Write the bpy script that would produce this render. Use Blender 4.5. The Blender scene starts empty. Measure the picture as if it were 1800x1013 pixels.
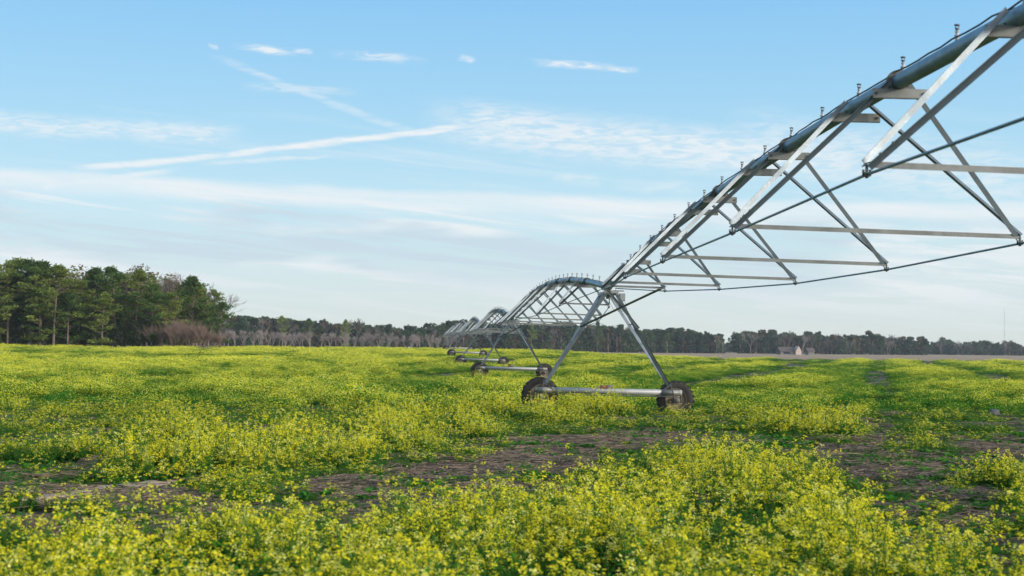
import bpy, math, random
import numpy as np
from mathutils import Vector, Matrix, noise as mnoise

scene = bpy.context.scene
COL = scene.collection
R = math.radians

# ------------------------------------------------------------------ camera
HC = 1.88
cam_d = bpy.data.cameras.new('camera')
cam = bpy.data.objects.new('camera', cam_d)
COL.objects.link(cam)
cam_d.sensor_width = 36.0
cam_d.lens = 50.0
cam_d.clip_start = 0.1
cam_d.clip_end = 9000.0
YAW, PITCH, ROLL = R(3.5), R(2.42), R(0.57)
cam.matrix_world = (Matrix.Translation((0, 0, HC)) @ Matrix.Rotation(-YAW, 4, 'Z')
                    @ Matrix.Rotation(math.pi / 2 + PITCH, 4, 'X') @ Matrix.Rotation(ROLL, 4, 'Z'))
cam_d.dof.use_dof = True
cam_d.dof.focus_distance = 34.0
cam_d.dof.aperture_fstop = 2.8
scene.camera = cam

# ------------------------------------------------------------------ exposure
vs = scene.view_settings
vs.view_transform = 'Standard'
vs.look = 'None'
vs.exposure = 0.0
vs.gamma = 1.0

# ------------------------------------------------------------------ sun
SUN_EL, SUN_AZ = R(14), R(118)          # azimuth clockwise from +Y (behind, to the right)
sun_d = bpy.data.lights.new('sun', 'SUN')
sun_d.energy = 3.3
sun_d.angle = R(10)
sun_d.color = (1.0, 0.90, 0.77)
sun = bpy.data.objects.new('sun', sun_d)
COL.objects.link(sun)
sdir = Vector((math.sin(SUN_AZ) * math.cos(SUN_EL), math.cos(SUN_AZ) * math.cos(SUN_EL), math.sin(SUN_EL)))
sun.rotation_euler = sdir.to_track_quat('Z', 'Y').to_euler()
sun.location = (0, 0, 40)


# ------------------------------------------------------------------ node helpers
class NT:
    def __init__(s, tree):
        s.t = tree
        s.n = tree.nodes
        s.l = tree.links

    def new(s, typ, **kw):
        nd = s.n.new(typ)
        for k, v in kw.items():
            setattr(nd, k, v)
        return nd

    def put(s, sock, v):
        if v is None:
            return
        if isinstance(v, bpy.types.NodeSocket):
            s.l.new(v, sock)
        else:
            if sock.type == 'RGBA' and not isinstance(v, (int, float)) and len(v) == 3:
                v = (*v, 1)
            sock.default_value = v

    def m(s, op, a, b=None, c=None, clamp=False):
        nd = s.new('ShaderNodeMath', operation=op)
        nd.use_clamp = clamp
        s.put(nd.inputs[0], a)
        s.put(nd.inputs[1], b)
        s.put(nd.inputs[2], c)
        return nd.outputs[0]

    def ss(s, v, lo, hi):
        nd = s.new('ShaderNodeMapRange', interpolation_type='SMOOTHSTEP')
        s.put(nd.inputs[0], v)
        s.put(nd.inputs[1], lo)
        s.put(nd.inputs[2], hi)
        nd.inputs[3].default_value = 0
        nd.inputs[4].default_value = 1
        return nd.outputs[0]

    def mix(s, f, a, b, blend='MIX'):
        nd = s.new('ShaderNodeMix', data_type='RGBA', blend_type=blend)
        s.put(nd.inputs[0], f)
        s.put(nd.inputs[6], a)
        s.put(nd.inputs[7], b)
        return nd.outputs[2]

    def noise(s, vec, scale=5.0, detail=4.0, rough=0.5, dist=0.0, out=0):
        nd = s.new('ShaderNodeTexNoise')
        s.put(nd.inputs['Vector'], vec)
        nd.inputs['Scale'].default_value = scale
        nd.inputs['Detail'].default_value = detail
        nd.inputs['Roughness'].default_value = rough
        nd.inputs['Distortion'].default_value = dist
        return nd.outputs[out]

    def comb(s, x, y, z=0.0):
        nd = s.new('ShaderNodeCombineXYZ')
        s.put(nd.inputs[0], x)
        s.put(nd.inputs[1], y)
        s.put(nd.inputs[2], z)
        return nd.outputs[0]

    def sep(s, v):
        nd = s.new('ShaderNodeSeparateXYZ')
        s.put(nd.inputs[0], v)
        return nd.outputs

    def mapv(s, v, scale=(1, 1, 1), loc=(0, 0, 0), rot=(0, 0, 0)):
        nd = s.new('ShaderNodeMapping')
        s.put(nd.inputs[0], v)
        nd.inputs[1].default_value = loc
        nd.inputs[2].default_value = rot
        nd.inputs[3].default_value = scale
        return nd.outputs[0]

    def ramp(s, f, stops):
        nd = s.new('ShaderNodeValToRGB')
        s.put(nd.inputs[0], f)
        el = nd.color_ramp.elements
        while len(el) < len(stops):
            el.new(0.5)
        for e, (p, c) in zip(el, stops):
            e.position = p
            e.color = (*c, 1) if len(c) == 3 else c
        return nd.outputs[0]


# ------------------------------------------------------------------ sky
world = bpy.data.worlds.new('World')
scene.world = world
world.use_nodes = True
wt = NT(world.node_tree)
wt.n.clear()
sky = wt.new('ShaderNodeTexSky', sky_type='NISHITA')
sky.sun_disc = False
sky.sun_elevation = SUN_EL
sky.sun_rotation = SUN_AZ
sky.air_density = 1.0
sky.dust_density = 0.6
sky.ozone_density = 1.6
D = wt.new('ShaderNodeTexCoord').outputs['Generated']
dx, dy, dz = wt.sep(D)
az = wt.m('ARCTAN2', dx, dy)
el = wt.m('ARCSINE', dz)


def px(x, y):
    """photo pixel -> (azimuth, elevation) of that direction, radians."""
    v = cam.matrix_world.to_3x3() @ Vector(((x - 900) / 2500, (506.5 - y) / 2500, -1))
    v.normalize()
    return math.atan2(v.x, v.y), math.asin(v.z)


# wispy warp of the direction coordinates
wv = wt.comb(wt.m('MULTIPLY', az, 10.0), wt.m('MULTIPLY', el, 34.0), 0.0)
warp = wt.sep(wt.noise(wv, 1.6, 5, 0.6, 0.0, out=1))
waz = wt.m('ADD', az, wt.m('MULTIPLY', wt.m('SUBTRACT', warp[0], 0.5), 0.016))
wel = wt.m('ADD', el, wt.m('MULTIPLY', wt.m('SUBTRACT', warp[1], 0.5), 0.0075))
fine = wt.noise(wt.comb(wt.m('MULTIPLY', az, 60.0), wt.m('MULTIPLY', el, 260.0)), 1.0, 6, 0.62, 0.6)
streak = wt.noise(wt.comb(wt.m('ADD', wt.m('MULTIPLY', az, 7.0), 3.1),
                          wt.m('ADD', wt.m('MULTIPLY', el, 95.0), wt.m('MULTIPLY', az, 9.0))), 1.0, 7, 0.6, 0.5)
broad = wt.noise(wt.comb(wt.m('MULTIPLY', az, 5.0), wt.m('MULTIPLY', el, 22.0), 4.7), 1.0, 4, 0.5, 0.2)


def seg(x1, y1, x2, y2, w, s, soft=0.25, rag=0.7):
    """a streak of cloud between two sky directions; w = half thickness in radians."""
    a1, e1 = px(x1, y1)
    a2, e2 = px(x2, y2)
    L = math.hypot(a2 - a1, e2 - e1)
    ux, uy = (a2 - a1) / L, (e2 - e1) / L
    qx = wt.m('SUBTRACT', waz, a1)
    qy = wt.m('SUBTRACT', wel, e1)
    t = wt.m('ADD', wt.m('MULTIPLY', qx, ux), wt.m('MULTIPLY', qy, uy))
    p = wt.m('ABSOLUTE', wt.m('SUBTRACT', wt.m('MULTIPLY', qx, uy), wt.m('MULTIPLY', qy, ux)))
    g = wt.m('MULTIPLY', wt.ss(p, w, w * 0.15),
             wt.m('MULTIPLY', wt.ss(t, -L * soft * 0.4, L * soft), wt.ss(t, L * (1 + soft * 0.4), L * (1 - soft))))
    g = wt.m('MULTIPLY', g, s)
    if rag > 0:
        g = wt.m('MULTIPLY', g, wt.m('ADD', wt.m('MULTIPLY', wt.ss(fine, 0.35, 0.62), rag), 1 - rag))
    return g


segs = [
    seg(380, 102, 760, 248, 0.0040, 0.38, 0.15, 0.8),
    seg(125, 300, 420, 272, 0.0036, 0.85, 0.2, 0.3), seg(380, 277, 620, 243, 0.0036, 0.9, 0.15, 0.3),
    seg(560, 252, 830, 222, 0.0036, 0.95, 0.2, 0.3),
    seg(40, 332, 310, 302, 0.0040, 0.75, 0.2, 0.3), seg(360, 290, 590, 273, 0.0026, 0.5, 0.2, 0.5),
    seg(420, 78, 515, 92, 0.0040, 0.85, 0.4, 0.9), seg(515, 88, 550, 90, 0.0030, 0.6), seg(370, 78, 388, 83, 0.0024, 0.5),
    seg(590, 92, 740, 106, 0.0042, 0.6, 0.4, 0.95), seg(805, 100, 832, 108, 0.0034, 0.8, 0.3),
    seg(940, 111, 1070, 120, 0.0040, 0.85, 0.35, 0.9), seg(1055, 118, 1120, 125, 0.0034, 0.75, 0.3),
    seg(435, 154, 625, 162, 0.0040, 0.45, 0.35, 0.95), seg(-60, 212, 420, 238, 0.0110, 0.62, 0.15, 0.75),
    seg(1600, 470, 1665, 482, 0.0042, 0.5, 0.3, 0.5),
    seg(760, 212, 1560, 292, 0.0230, 0.78, 0.15, 0.7), seg(790, 240, 1300, 275, 0.0120, 0.4, 0.2, 0.7),
    seg(1280, 240, 1850, 330, 0.0300, 0.55, 0.2, 0.8),
    seg(960, 310, 1060, 320, 0.0070, 0.45, 0.3, 0.7), seg(1080, 322, 1230, 330, 0.0070, 0.35, 0.3, 0.7),
]
cl = segs[0]
for s_ in segs[1:]:
    cl = wt.m('MAXIMUM', cl, s_)
# broad veil: elevations of the streaky deck low in the sky
e_hi = px(900, 345)[1]
tilt = wt.m('ADD', wel, wt.m('MULTIPLY', az, 0.023))
veil = wt.m('MULTIPLY', wt.ss(tilt, e_hi + 0.006, e_hi - 0.006), wt.ss(tilt, 0.018, 0.055))
veil = wt.m('MULTIPLY', veil, wt.m('ADD', 0.12, wt.m('MULTIPLY', wt.ss(streak, 0.40, 0.60), 0.88)))
band = wt.m('MULTIPLY', wt.ss(tilt, e_hi + 0.006, e_hi - 0.002), wt.ss(tilt, e_hi - 0.018, e_hi - 0.005))
veil = wt.m('MAXIMUM', wt.m('MULTIPLY', veil, 0.78), wt.m('MULTIPLY', band, wt.m('ADD', 0.12, wt.m('MULTIPLY', streak, 1.15))))
# thin high haze streaks between y 200 and 345
thin = wt.m('MULTIPLY', wt.ss(el, 0.175, 0.13), wt.ss(streak, 0.46, 0.80))
cl = wt.m('MAXIMUM', cl, wt.m('MAXIMUM', veil, wt.m('MULTIPLY', thin, 0.45)))
grey = wt.m('MULTIPLY', wt.ss(broad, 0.44, 0.58), wt.m('MULTIPLY', wt.ss(tilt, e_hi - 0.006, e_hi - 0.014), wt.ss(tilt, 0.03, 0.06)))
ccol = wt.mix(wt.m('MULTIPLY', grey, 0.9), (0.90, 0.925, 0.94), (0.56, 0.69, 0.79))
# clear air: the Nishita sky, with its low part paled by moisture
skyc = wt.mix(1.0, sky.outputs[0], (0.105, 0.105, 0.105), 'MULTIPLY')
SKY_GAIN = wt.mix(1.0, skyc, (1.0, 1.0, 1.0), 'MULTIPLY')
grad = wt.ramp(wt.m('MULTIPLY', el, 2.0), [(0.0, (0.80, 0.86, 0.81)), (0.06, (0.76, 0.875, 0.875)), (0.20, (0.58, 0.86, 1.0)),
                                          (0.32, (0.42, 0.755, 1.0)), (0.50, (0.265, 0.62, 1.0)), (1.0, (0.26, 0.48, 0.78))])
base = wt.mix(0.85, SKY_GAIN, grad)
fin = wt.mix(cl, base, ccol)
# the bright warm part of the sky round the low sun, behind the camera
dotn = wt.new('ShaderNodeVectorMath', operation='DOT_PRODUCT')
wt.put(dotn.inputs[0], D)
dotn.inputs[1].default_value = (math.sin(SUN_AZ) * math.cos(SUN_EL), math.cos(SUN_AZ) * math.cos(SUN_EL), math.sin(SUN_EL) + 0.12)
glow = wt.m('POWER', wt.m('MAXIMUM', dotn.outputs['Value'], 0.0), 2.2)
glow = wt.m('MULTIPLY', glow, wt.ss(dy, 0.35, -0.25))
fin = wt.mix(1.0, fin, wt.mix(glow, (0, 0, 0), (2.3, 2.05, 1.75)), 'ADD')
below = wt.ss(dz, -0.02, 0.0)
fin = wt.mix(below, (0.25, 0.27, 0.2), fin)
bg = wt.new('ShaderNodeBackground')
wt.l.new(fin, bg.inputs[0])
bg.inputs[1].default_value = 1.0
wo = wt.new('ShaderNodeOutputWorld')
wt.l.new(bg.outputs[0], wo.inputs[0])


# ------------------------------------------------------------------ materials
def mat(name):
    m = bpy.data.materials.new(name)
    m.use_nodes = True
    t = NT(m.node_tree)
    b = t.n['Principled BSDF']
    return m, t, b


def pos(t):
    return t.new('ShaderNodeNewGeometry').outputs['Position']


def objc(t):
    return t.new('ShaderNodeTexCoord').outputs['Object']


def steel(name, c, metallic=0.75, rough=0.42, grime=0.35):
    m, t, b = mat(name)
    o = objc(t)
    n1 = t.noise(o, 3.0, 6, 0.6)
    n2 = t.noise(o, 42.0, 3, 0.6)
    col = t.mix(t.ss(n1, 0.35, 0.7), tuple(x * (1 - grime) for x in c), c)
    col = t.mix(t.m('MULTIPLY', t.ss(n2, 0.5, 0.75), 0.35), col, tuple(min(1, x * 1.25) for x in c))
    streak_ = t.noise(t.mapv(o, (6, 6, 0.8)), 5.0, 4, 0.6)
    col = t.mix(t.m('MULTIPLY', t.ss(streak_, 0.56, 0.74), 0.4), col, (c[0] * .62, c[1] * .56, c[2] * .47))
    t.put(b.inputs['Base Color'], col)
    b.inputs['Metallic'].default_value = metallic
    t.put(b.inputs['Roughness'], t.m('ADD', rough - 0.08, t.m('MULTIPLY', n2, 0.22)))
    bp = t.new('ShaderNodeBump')
    bp.inputs['Strength'].default_value = 0.15
    bp.inputs['Distance'].default_value = 0.004
    t.put(bp.inputs['Height'], n2)
    t.put(b.inputs['Normal'], bp.outputs[0])
    return m


def plain(name, c, rough=0.7, vary=0.25, scale=8.0, metallic=0.0):
    m, t, b = mat(name)
    n = t.noise(objc(t), scale, 5, 0.6)
    t.put(b.inputs['Base Color'], t.mix(n, tuple(x * (1 - vary) for x in c), tuple(min(1, x * (1 + vary)) for x in c)))
    b.inputs['Roughness'].default_value = rough
    b.inputs['Metallic'].default_value = metallic
    return m


def leafy(name, c1, c2, trans=0.35, scale=0.0, rand=True):
    """thin leaf: diffuse plus translucent, varied per island of noise and per plant."""
    m, t, b = mat(name)
    f = t.noise(pos(t), scale if scale else 6.0, 3, 0.6)
    f = t.ss(f, 0.32, 0.68)
    if rand:
        r = t.new('ShaderNodeObjectInfo').outputs['Random']
        f = t.m('ADD', t.m('MULTIPLY', f, 0.65), t.m('MULTIPLY', r, 0.35))
    col = t.mix(f, c1, c2)
    d = t.new('ShaderNodeBsdfDiffuse')
    t.put(d.inputs[0], col)
    tr = t.new('ShaderNodeBsdfTranslucent')
    t.put(tr.inputs[0], t.mix(0.5, col, (c2[0] * 1.2, c2[1] * 1.2, c2[2] * 0.6)))
    mx = t.new('ShaderNodeMixShader')
    mx.inputs[0].default_value = trans
    t.l.new(d.outputs[0], mx.inputs[1])
    t.l.new(tr.outputs[0], mx.inputs[2])
    t.l.new(mx.outputs[0], t.n['Material Output'].inputs[0])
    return m


M = {}
M['pipe'] = steel('galvanised_pipe', (0.22, 0.33, 0.40), 0.45, 0.42, 0.35)
M['angle'] = steel('galvanised_angle', (0.195, 0.235, 0.265), 0.45, 0.45, 0.3)
M['bar'] = steel('galvanised_bar', (0.235, 0.24, 0.225), 0.4, 0.5, 0.35)
M['rod'] = steel('steel_rod', (0.15, 0.23, 0.28), 0.5, 0.4, 0.3)
M['beam'] = steel('beam_steel', (0.34, 0.35, 0.355), 0.35, 0.55, 0.25)
M['fitting'] = plain('dark_fitting', (0.07, 0.07, 0.065), 0.6, 0.4, 20, 0.2)
M['spray'] = plain('sprinkler_plastic', (0.42, 0.42, 0.40), 0.55, 0.3, 30)
M['sprayhead'] = plain('sprinkler_head', (0.13, 0.14, 0.15), 0.5, 0.3, 30)
M['cable'] = plain('cable_sheath', (0.012, 0.022, 0.035), 0.45, 0.3, 20)
M['rubber'] = plain('tyre_rubber', (0.030, 0.027, 0.024), 0.9, 0.6, 5)
M['rim'] = plain('rusty_rim', (0.19, 0.145, 0.10), 0.8, 0.35, 6)
M['gear'] = plain('grimy_gearbox', (0.13, 0.12, 0.10), 0.7, 0.4, 12)
M['motor'] = plain('red_oxide', (0.16, 0.055, 0.035), 0.7, 0.3, 14)
M['box'] = plain('painted_box', (0.24, 0.25, 0.25), 0.5, 0.15, 8)
M['sticker'] = plain('red_marking', (0.25, 0.03, 0.02), 0.6, 0.2, 8)
M['bark_pine'] = plain('pine_bark', (0.17, 0.125, 0.10), 0.9, 0.4, 3)
M['bark_grey'] = plain('grey_bark', (0.21, 0.175, 0.15), 0.9, 0.3, 3)
M['bark_pale'] = plain('pale_bark', (0.26, 0.225, 0.205), 0.9, 0.2, 3)
M['twig_red'] = plain('reddish_twigs', (0.20, 0.135, 0.105), 0.9, 0.3, 2)
M['pine1'] = leafy('pine_needles', (0.095, 0.140, 0.032), (0.245, 0.290, 0.075), 0.25, 0.5)
M['pine2'] = leafy('pine_needles_dark', (0.045, 0.090, 0.026), (0.115, 0.180, 0.050), 0.25, 0.5)
M['oak'] = leafy('evergreen_leaves', (0.035, 0.058, 0.026), (0.085, 0.115, 0.045), 0.2, 0.35)
M['olive'] = leafy('olive_brown_leaves', (0.11, 0.088, 0.050), (0.21, 0.165, 0.085), 0.25, 0.6)
M['rock'] = plain('grey_stone', (0.09, 0.09, 0.10), 0.85, 0.3, 10)
M['roof'] = plain('brown_shingle', (0.10, 0.075, 0.062), 0.9, 0.2, 2)
M['wall_pink'] = plain('pale_siding', (0.50, 0.38, 0.32), 0.7, 0.08, 2)
M['glass'] = plain('dark_window', (0.03, 0.035, 0.04), 0.2, 0.1, 2)
M['wood'] = plain('weathered_wood', (0.2, 0.18, 0.16), 0.9, 0.2, 2)
M['white'] = plain('white_paint', (0.8, 0.8, 0.78), 0.6, 0.05, 2)
# crop
M['stem'] = leafy('crop_stem', (0.05, 0.13, 0.028), (0.11, 0.21, 0.045), 0.2, 9)
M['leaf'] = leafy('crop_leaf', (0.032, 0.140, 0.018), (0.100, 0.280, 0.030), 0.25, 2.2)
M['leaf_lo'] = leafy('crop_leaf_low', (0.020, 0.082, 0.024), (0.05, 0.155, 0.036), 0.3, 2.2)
M['petal'] = leafy('yellow_petals', (0.86, 0.74, 0.025), (0.95, 0.86, 0.08), 0.48, 3.0)
M['petal2'] = leafy('pale_petals', (0.88, 0.83, 0.14), (0.95, 0.91, 0.34), 0.48, 3.0)
M['straw'] = plain('dry_straw', (0.17, 0.125, 0.09), 0.9, 0.35, 4)


# ------------------------------------------------------------------ mesh builder
class MB:
    def __init__(s):
        s.v, s.f, s.mi, s.sm = [], [], [], []

    def add(s, vs_, fs, mi=0, smooth=False):
        o = len(s.v)
        s.v.extend(vs_)
        for f in fs:
            s.f.append([o + i for i in f])
            s.mi.append(mi)
            s.sm.append(smooth)

    def box(s, c, size, rot=None, mi=0, taper=1.0):
        hx, hy, hz = size[0] / 2, size[1] / 2, size[2] / 2
        vs_ = []
        for z in (-hz, hz):
            k = taper if z > 0 else 1.0
            for x, y in ((-hx, -hy), (hx, -hy), (hx, hy), (-hx, hy)):
                p = Vector((x * k, y * k, z))
                if rot is not None:
                    p = rot @ p
                vs_.append(p + Vector(c))
        s.add(vs_, [(3, 2, 1, 0), (4, 5, 6, 7), (0, 1, 5, 4), (1, 2, 6, 5), (2, 3, 7, 6), (3, 0, 4, 7)], mi)

    def tube(s, pts, r, n=8, mi=0, cap=True, smooth=True):
        pts = [Vector(p) for p in pts]
        m = len(pts)
        if not hasattr(r, '__len__'):
            r = [r] * m
        base = []
        t0 = (pts[1] - pts[0]).normalized()
        up = Vector((0, 0, 1)) if abs(t0.z) < 0.9 else Vector((1, 0, 0))
        u = t0.cross(up).normalized()
        for i in range(m):
            a = pts[max(i - 1, 0)]
            b = pts[min(i + 1, m - 1)]
            t = (b - a).normalized()
            u = (u - t * u.dot(t)).normalized()
            w = t.cross(u)
            for k in range(n):
                an = 2 * math.pi * k / n
                base.append(pts[i] + (u * math.cos(an) + w * math.sin(an)) * r[i])
        fs = []
        for i in range(m - 1):
            for k in range(n):
                k2 = (k + 1) % n
                fs.append((i * n + k, (i + 1) * n + k, (i + 1) * n + k2, i * n + k2))
        s.add(base, fs, mi, smooth)
        if cap:
            o = len(s.v) - len(base)
            s.f.append([o + k for k in range(n)])
            s.mi.append(mi)
            s.sm.append(False)
            s.f.append([o + (m - 1) * n + k for k in reversed(range(n))])
            s.mi.append(mi)
            s.sm.append(False)

    def lathe(s, c, axis, prof, n=16, mi=0, smooth=True):
        """prof: list of (r, h) along axis."""
        a = Vector(axis).normalized()
        u = a.orthogonal().normalized()
        w = a.cross(u)
        vs_ = []
        for r, h in prof:
            for k in range(n):
                an = 2 * math.pi * k / n
                vs_.append(Vector(c) + a * h + (u * math.cos(an) + w * math.sin(an)) * r)
        fs = []
        for i in range(len(prof) - 1):
            for k in range(n):
                k2 = (k + 1) % n
                fs.append((i * n + k, i * n + k2, (i + 1) * n + k2, (i + 1) * n + k))
        s.add(vs_, fs, mi, smooth)

    def angle(s, p0, p1, d1, w=0.06, t=0.006, mi=0, w2=None):
        """L-section bar from p0 to p1; d1 hints the direction of the first flange."""
        p0, p1 = Vector(p0), Vector(p1)
        ax = (p1 - p0).normalized()
        d1 = Vector(d1)
        a = (d1 - ax * d1.dot(ax)).normalized()
        b = ax.cross(a)
        w2 = w2 or w
        prof = [(0, 0), (w, 0), (w, t), (t, t), (t, w2), (0, w2)]
        vs_ = [p + a * x + b * y for p in (p0, p1) for x, y in prof]
        fs = [(i, (i + 1) % 6, 6 + (i + 1) % 6, 6 + i) for i in range(6)]
        fs += [(3, 2, 1, 0), (5, 4, 3, 0), (6, 7, 8, 9), (6, 9, 10, 11)]
        s.add(vs_, fs, mi)

    def quad(s, c, u, v, mi=0):
        s.add([c - u - v, c + u - v, c + u + v, c - u + v], [(0, 1, 2, 3)], mi)

    def mesh(s, name, mats):
        me = bpy.data.meshes.new(name)
        me.from_pydata([tuple(p) for p in s.v], [], s.f)
        for m_ in (mats if isinstance(mats, (list, tuple)) else [mats]):
            me.materials.append(m_)
        me.polygons.foreach_set('material_index', s.mi)
        me.polygons.foreach_set('use_smooth', s.sm)
        me.update()
        return me

    def build(s, name, mats, parent=None):
        o = bpy.data.objects.new(name, s.mesh(name, mats))
        COL.objects.link(o)
        if parent is not None:
            o.parent = parent
        return o


def tag(o, label=None, cat=None, group=None, kind=None):
    if label:
        o['label'] = label
    if cat:
        o['category'] = cat
    if group:
        o['group'] = group
    if kind:
        o['kind'] = kind
    return o


def empty(name, loc=(0, 0, 0), parent=None, size=0.5):
    o = bpy.data.objects.new(name, None)
    o.empty_display_size = size
    COL.objects.link(o)
    o.location = loc
    if parent is not None:
        o.parent = parent
    return o


# ------------------------------------------------------------------ ground
def sst(v, a, b):
    t = np.clip((v - a) / (b - a), 0, 1)
    return t * t * (3 - 2 * t)


def ground_z(x, y):
    x = np.asarray(x, float)
    y = np.asarray(y, float)
    h = 1.15 * sst(y, 100, 240) * (1 - sst(x, 8 + 0.02 * y, 20 + 0.14 * y))
    h = h * (1 - 0.40 * sst(y, 245, 330) * sst(x, -60, -15))
    h = h + 0.05 * np.sin(x * 0.21 + 1.3) * np.sin(y * 0.13) * sst(y, 5, 30) * (1 - sst(y, 500, 700))
    return h


def gz(x, y):
    return float(ground_z(x, y))


# bare ground (world metres): polylines of (x, y, radius)
BARE = [
    [(-13, 25, 1.2), (-7.4, 21.5, 1.5), (-4.3, 17.6, 1.5), (-2.0, 15.4, 1.3), (-0.5, 17.0, 1.5), (1.2, 21.5, 1.9), (3.6, 27.5, 2.0), (6.0, 32, 1.5)],
    [(-1.2, 15.4, 0.9), (0.8, 16.6, 0.9), (2.4, 18.4, 0.8)],
    [(3.8, 27.5, 1.6), (6.6, 28.5, 1.4), (7.6, 25, 1.5), (8.4, 22.4, 1.5)],
    [(8.0, 24.5, 1.3), (6.1, 18.0, 1.1), (5.3, 14.6, 0.95), (4.75, 12.4, 0.6)],
    [(8.8, 27, 0.5), (12.5, 38, 0.32), (19.2, 57.7, 0.42), (33, 100, 0.4), (49, 150, .5), (112, 345, 1.0)],
    [(8.6, 23, 0.8), (11.0, 25.5, 0.9), (14.5, 30, 1.0)],
    [(21, 64, 0.7), (25, 62, 0.8), (30, 60, 0.8)],
    [(3.9, 37.0, 0.9), (8, 37.8, 0.8), (11.5, 36, 0.7)],
    [(42, 160, 2.0), (60, 230, 2.4), (82, 300, 3.0)],
    [(-11, 32, 0.5), (-9, 30, 0.5)], [(-4.2, 15.5, 0.9), (-2.7, 13.2, 0.75)], [(10.2, 24.5, 0.5), (13, 30, 0.6), (15, 35, 0.6)],
    [(4.9, 11.6, 0.3), (4.6, 10.2, 0.35)], [(-7.5, 27.5, .35), (-3, 24, .4), (-1, 24.5, .4)],
    [(34, 165, 0.9), (50, 240, 1.4), (70, 330, 2)],
    [(60, 170, 1.2), (90, 250, 1.8), (120, 330, 2)],
]
GREEN = [  # leafy but hardly flowering
    [(9.5, 22.5, 1.3), (14, 33, 2.0), (17.5, 42, 2.0)], [(-3.6, 11.5, 0.5), (-3.2, 12.6, 0.6)], [(0.6, 9.6, 0.35), (0.9, 10.6, 0.4)], [(2.6, 12.6, 0.4), (3.6, 14.4, 0.5)],
    [(-8, 27, 1.2), (-5, 25.5, 1.0), (-2.4, 25, 0.8)], [(2.8, 9.2, 0.35), (3.2, 9.9, 0.35)], [(6.4, 13.5, 0.4), (7.4, 15.0, 0.5)],
    [(-20, 62, 1.5), (-12, 60, 1.2)], [(12, 84, 2.6), (24, 86, 3), (31, 84, 2.5), (38, 74, 2)], [(-40, 135, 2.5), (-28, 132, 2)], [(-14, 48, 1.0), (-11, 46.5, 1.0)], [(-26, 88, 1.6), (-19, 86, 1.6)], [(0, 92, 1.5), (4, 90, 1.5)],
    [(-30, 110, 2.0), (-12, 108, 2.0)], [(-2, 52, 1.4), (5, 50, 1.4), (8, 52, 1.0)], [(-9, 41, 0.9), (-7, 41, 0.9)],
    [(9, 60, 1.6), (16, 62, 1.8)], [(15, 44, 0.8), (15.6, 47, 0.8)], [(-8, 64, 1.2), (-5, 62, 1.2)],
    [(12, 75, 2), (40, 130, 4), (60, 190, 6)], [(-0.2, 33, 0.9), (2, 34.5, 0.8)], [(-12.2, 36, 0.7), (-10.5, 35, 0.7)],
    [(-42, 165, 2.5), (-20, 158, 2.5), (2, 165, 2.0)], [(4.2, 10.2, 0.4), (5.6, 11.5, 0.5)],
    [(11, 34, 1.0), (14, 40, 1.0), (18, 48, 1.0)], [(7, 33.5, 1.0), (12, 33, 1.0)],
]


def poly_dist(x, y, lines, k=1.0):
    """min over capsules of distance/radius."""
    best = np.full(x.shape, 1e9)
    for ln in lines:
        for (x0, y0, r0), (x1, y1, r1) in zip(ln[:-1], ln[1:]):
            ddx, ddy = x1 - x0, y1 - y0
            t = np.clip(((x - x0) * ddx + (y - y0) * ddy) / (ddx * ddx + ddy * ddy), 0, 1)
            d = np.hypot(x - (x0 + t * ddx), y - (y0 + t * ddy)) / (k * (r0 + (r1 - r0) * t))
            best = np.minimum(best, d)
    return best


def vnoise(x, y, seed=0):
    """cheap smooth value noise, vectorised."""
    xi, yi = np.floor(x).astype(np.int64), np.floor(y).astype(np.int64)
    fx, fy = x - xi, y - yi
    fx, fy = fx * fx * (3 - 2 * fx), fy * fy * (3 - 2 * fy)

    def h(a, b):
        n = (a * 374761393 + b * 668265263 + seed * 974634777) & 0xFFFFFFFF
        n = ((n ^ (n >> 13)) * 1274126177) & 0xFFFFFFFF
        return ((n ^ (n >> 16)) & 0xFFFF) / 65535.0
    return (h(xi, yi) * (1 - fx) + h(xi + 1, yi) * fx) * (1 - fy) + (h(xi, yi + 1) * (1 - fx) + h(xi + 1, yi + 1) * fx) * fy


def fbm(x, y, seed=0, o=3):
    s_, a, tot = 0, 1.0, 0
    for i in range(o):
        s_ = s_ + a * vnoise(x * 2 ** i, y * 2 ** i, seed + i * 17)
        tot += a
        a *= 0.55
    return s_ / tot


def field_end(x, y):
    """1 inside the crop, 0 beyond its far edge."""
    far = 298 + 5 * np.sin(x * 0.05)
    return y < far


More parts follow.
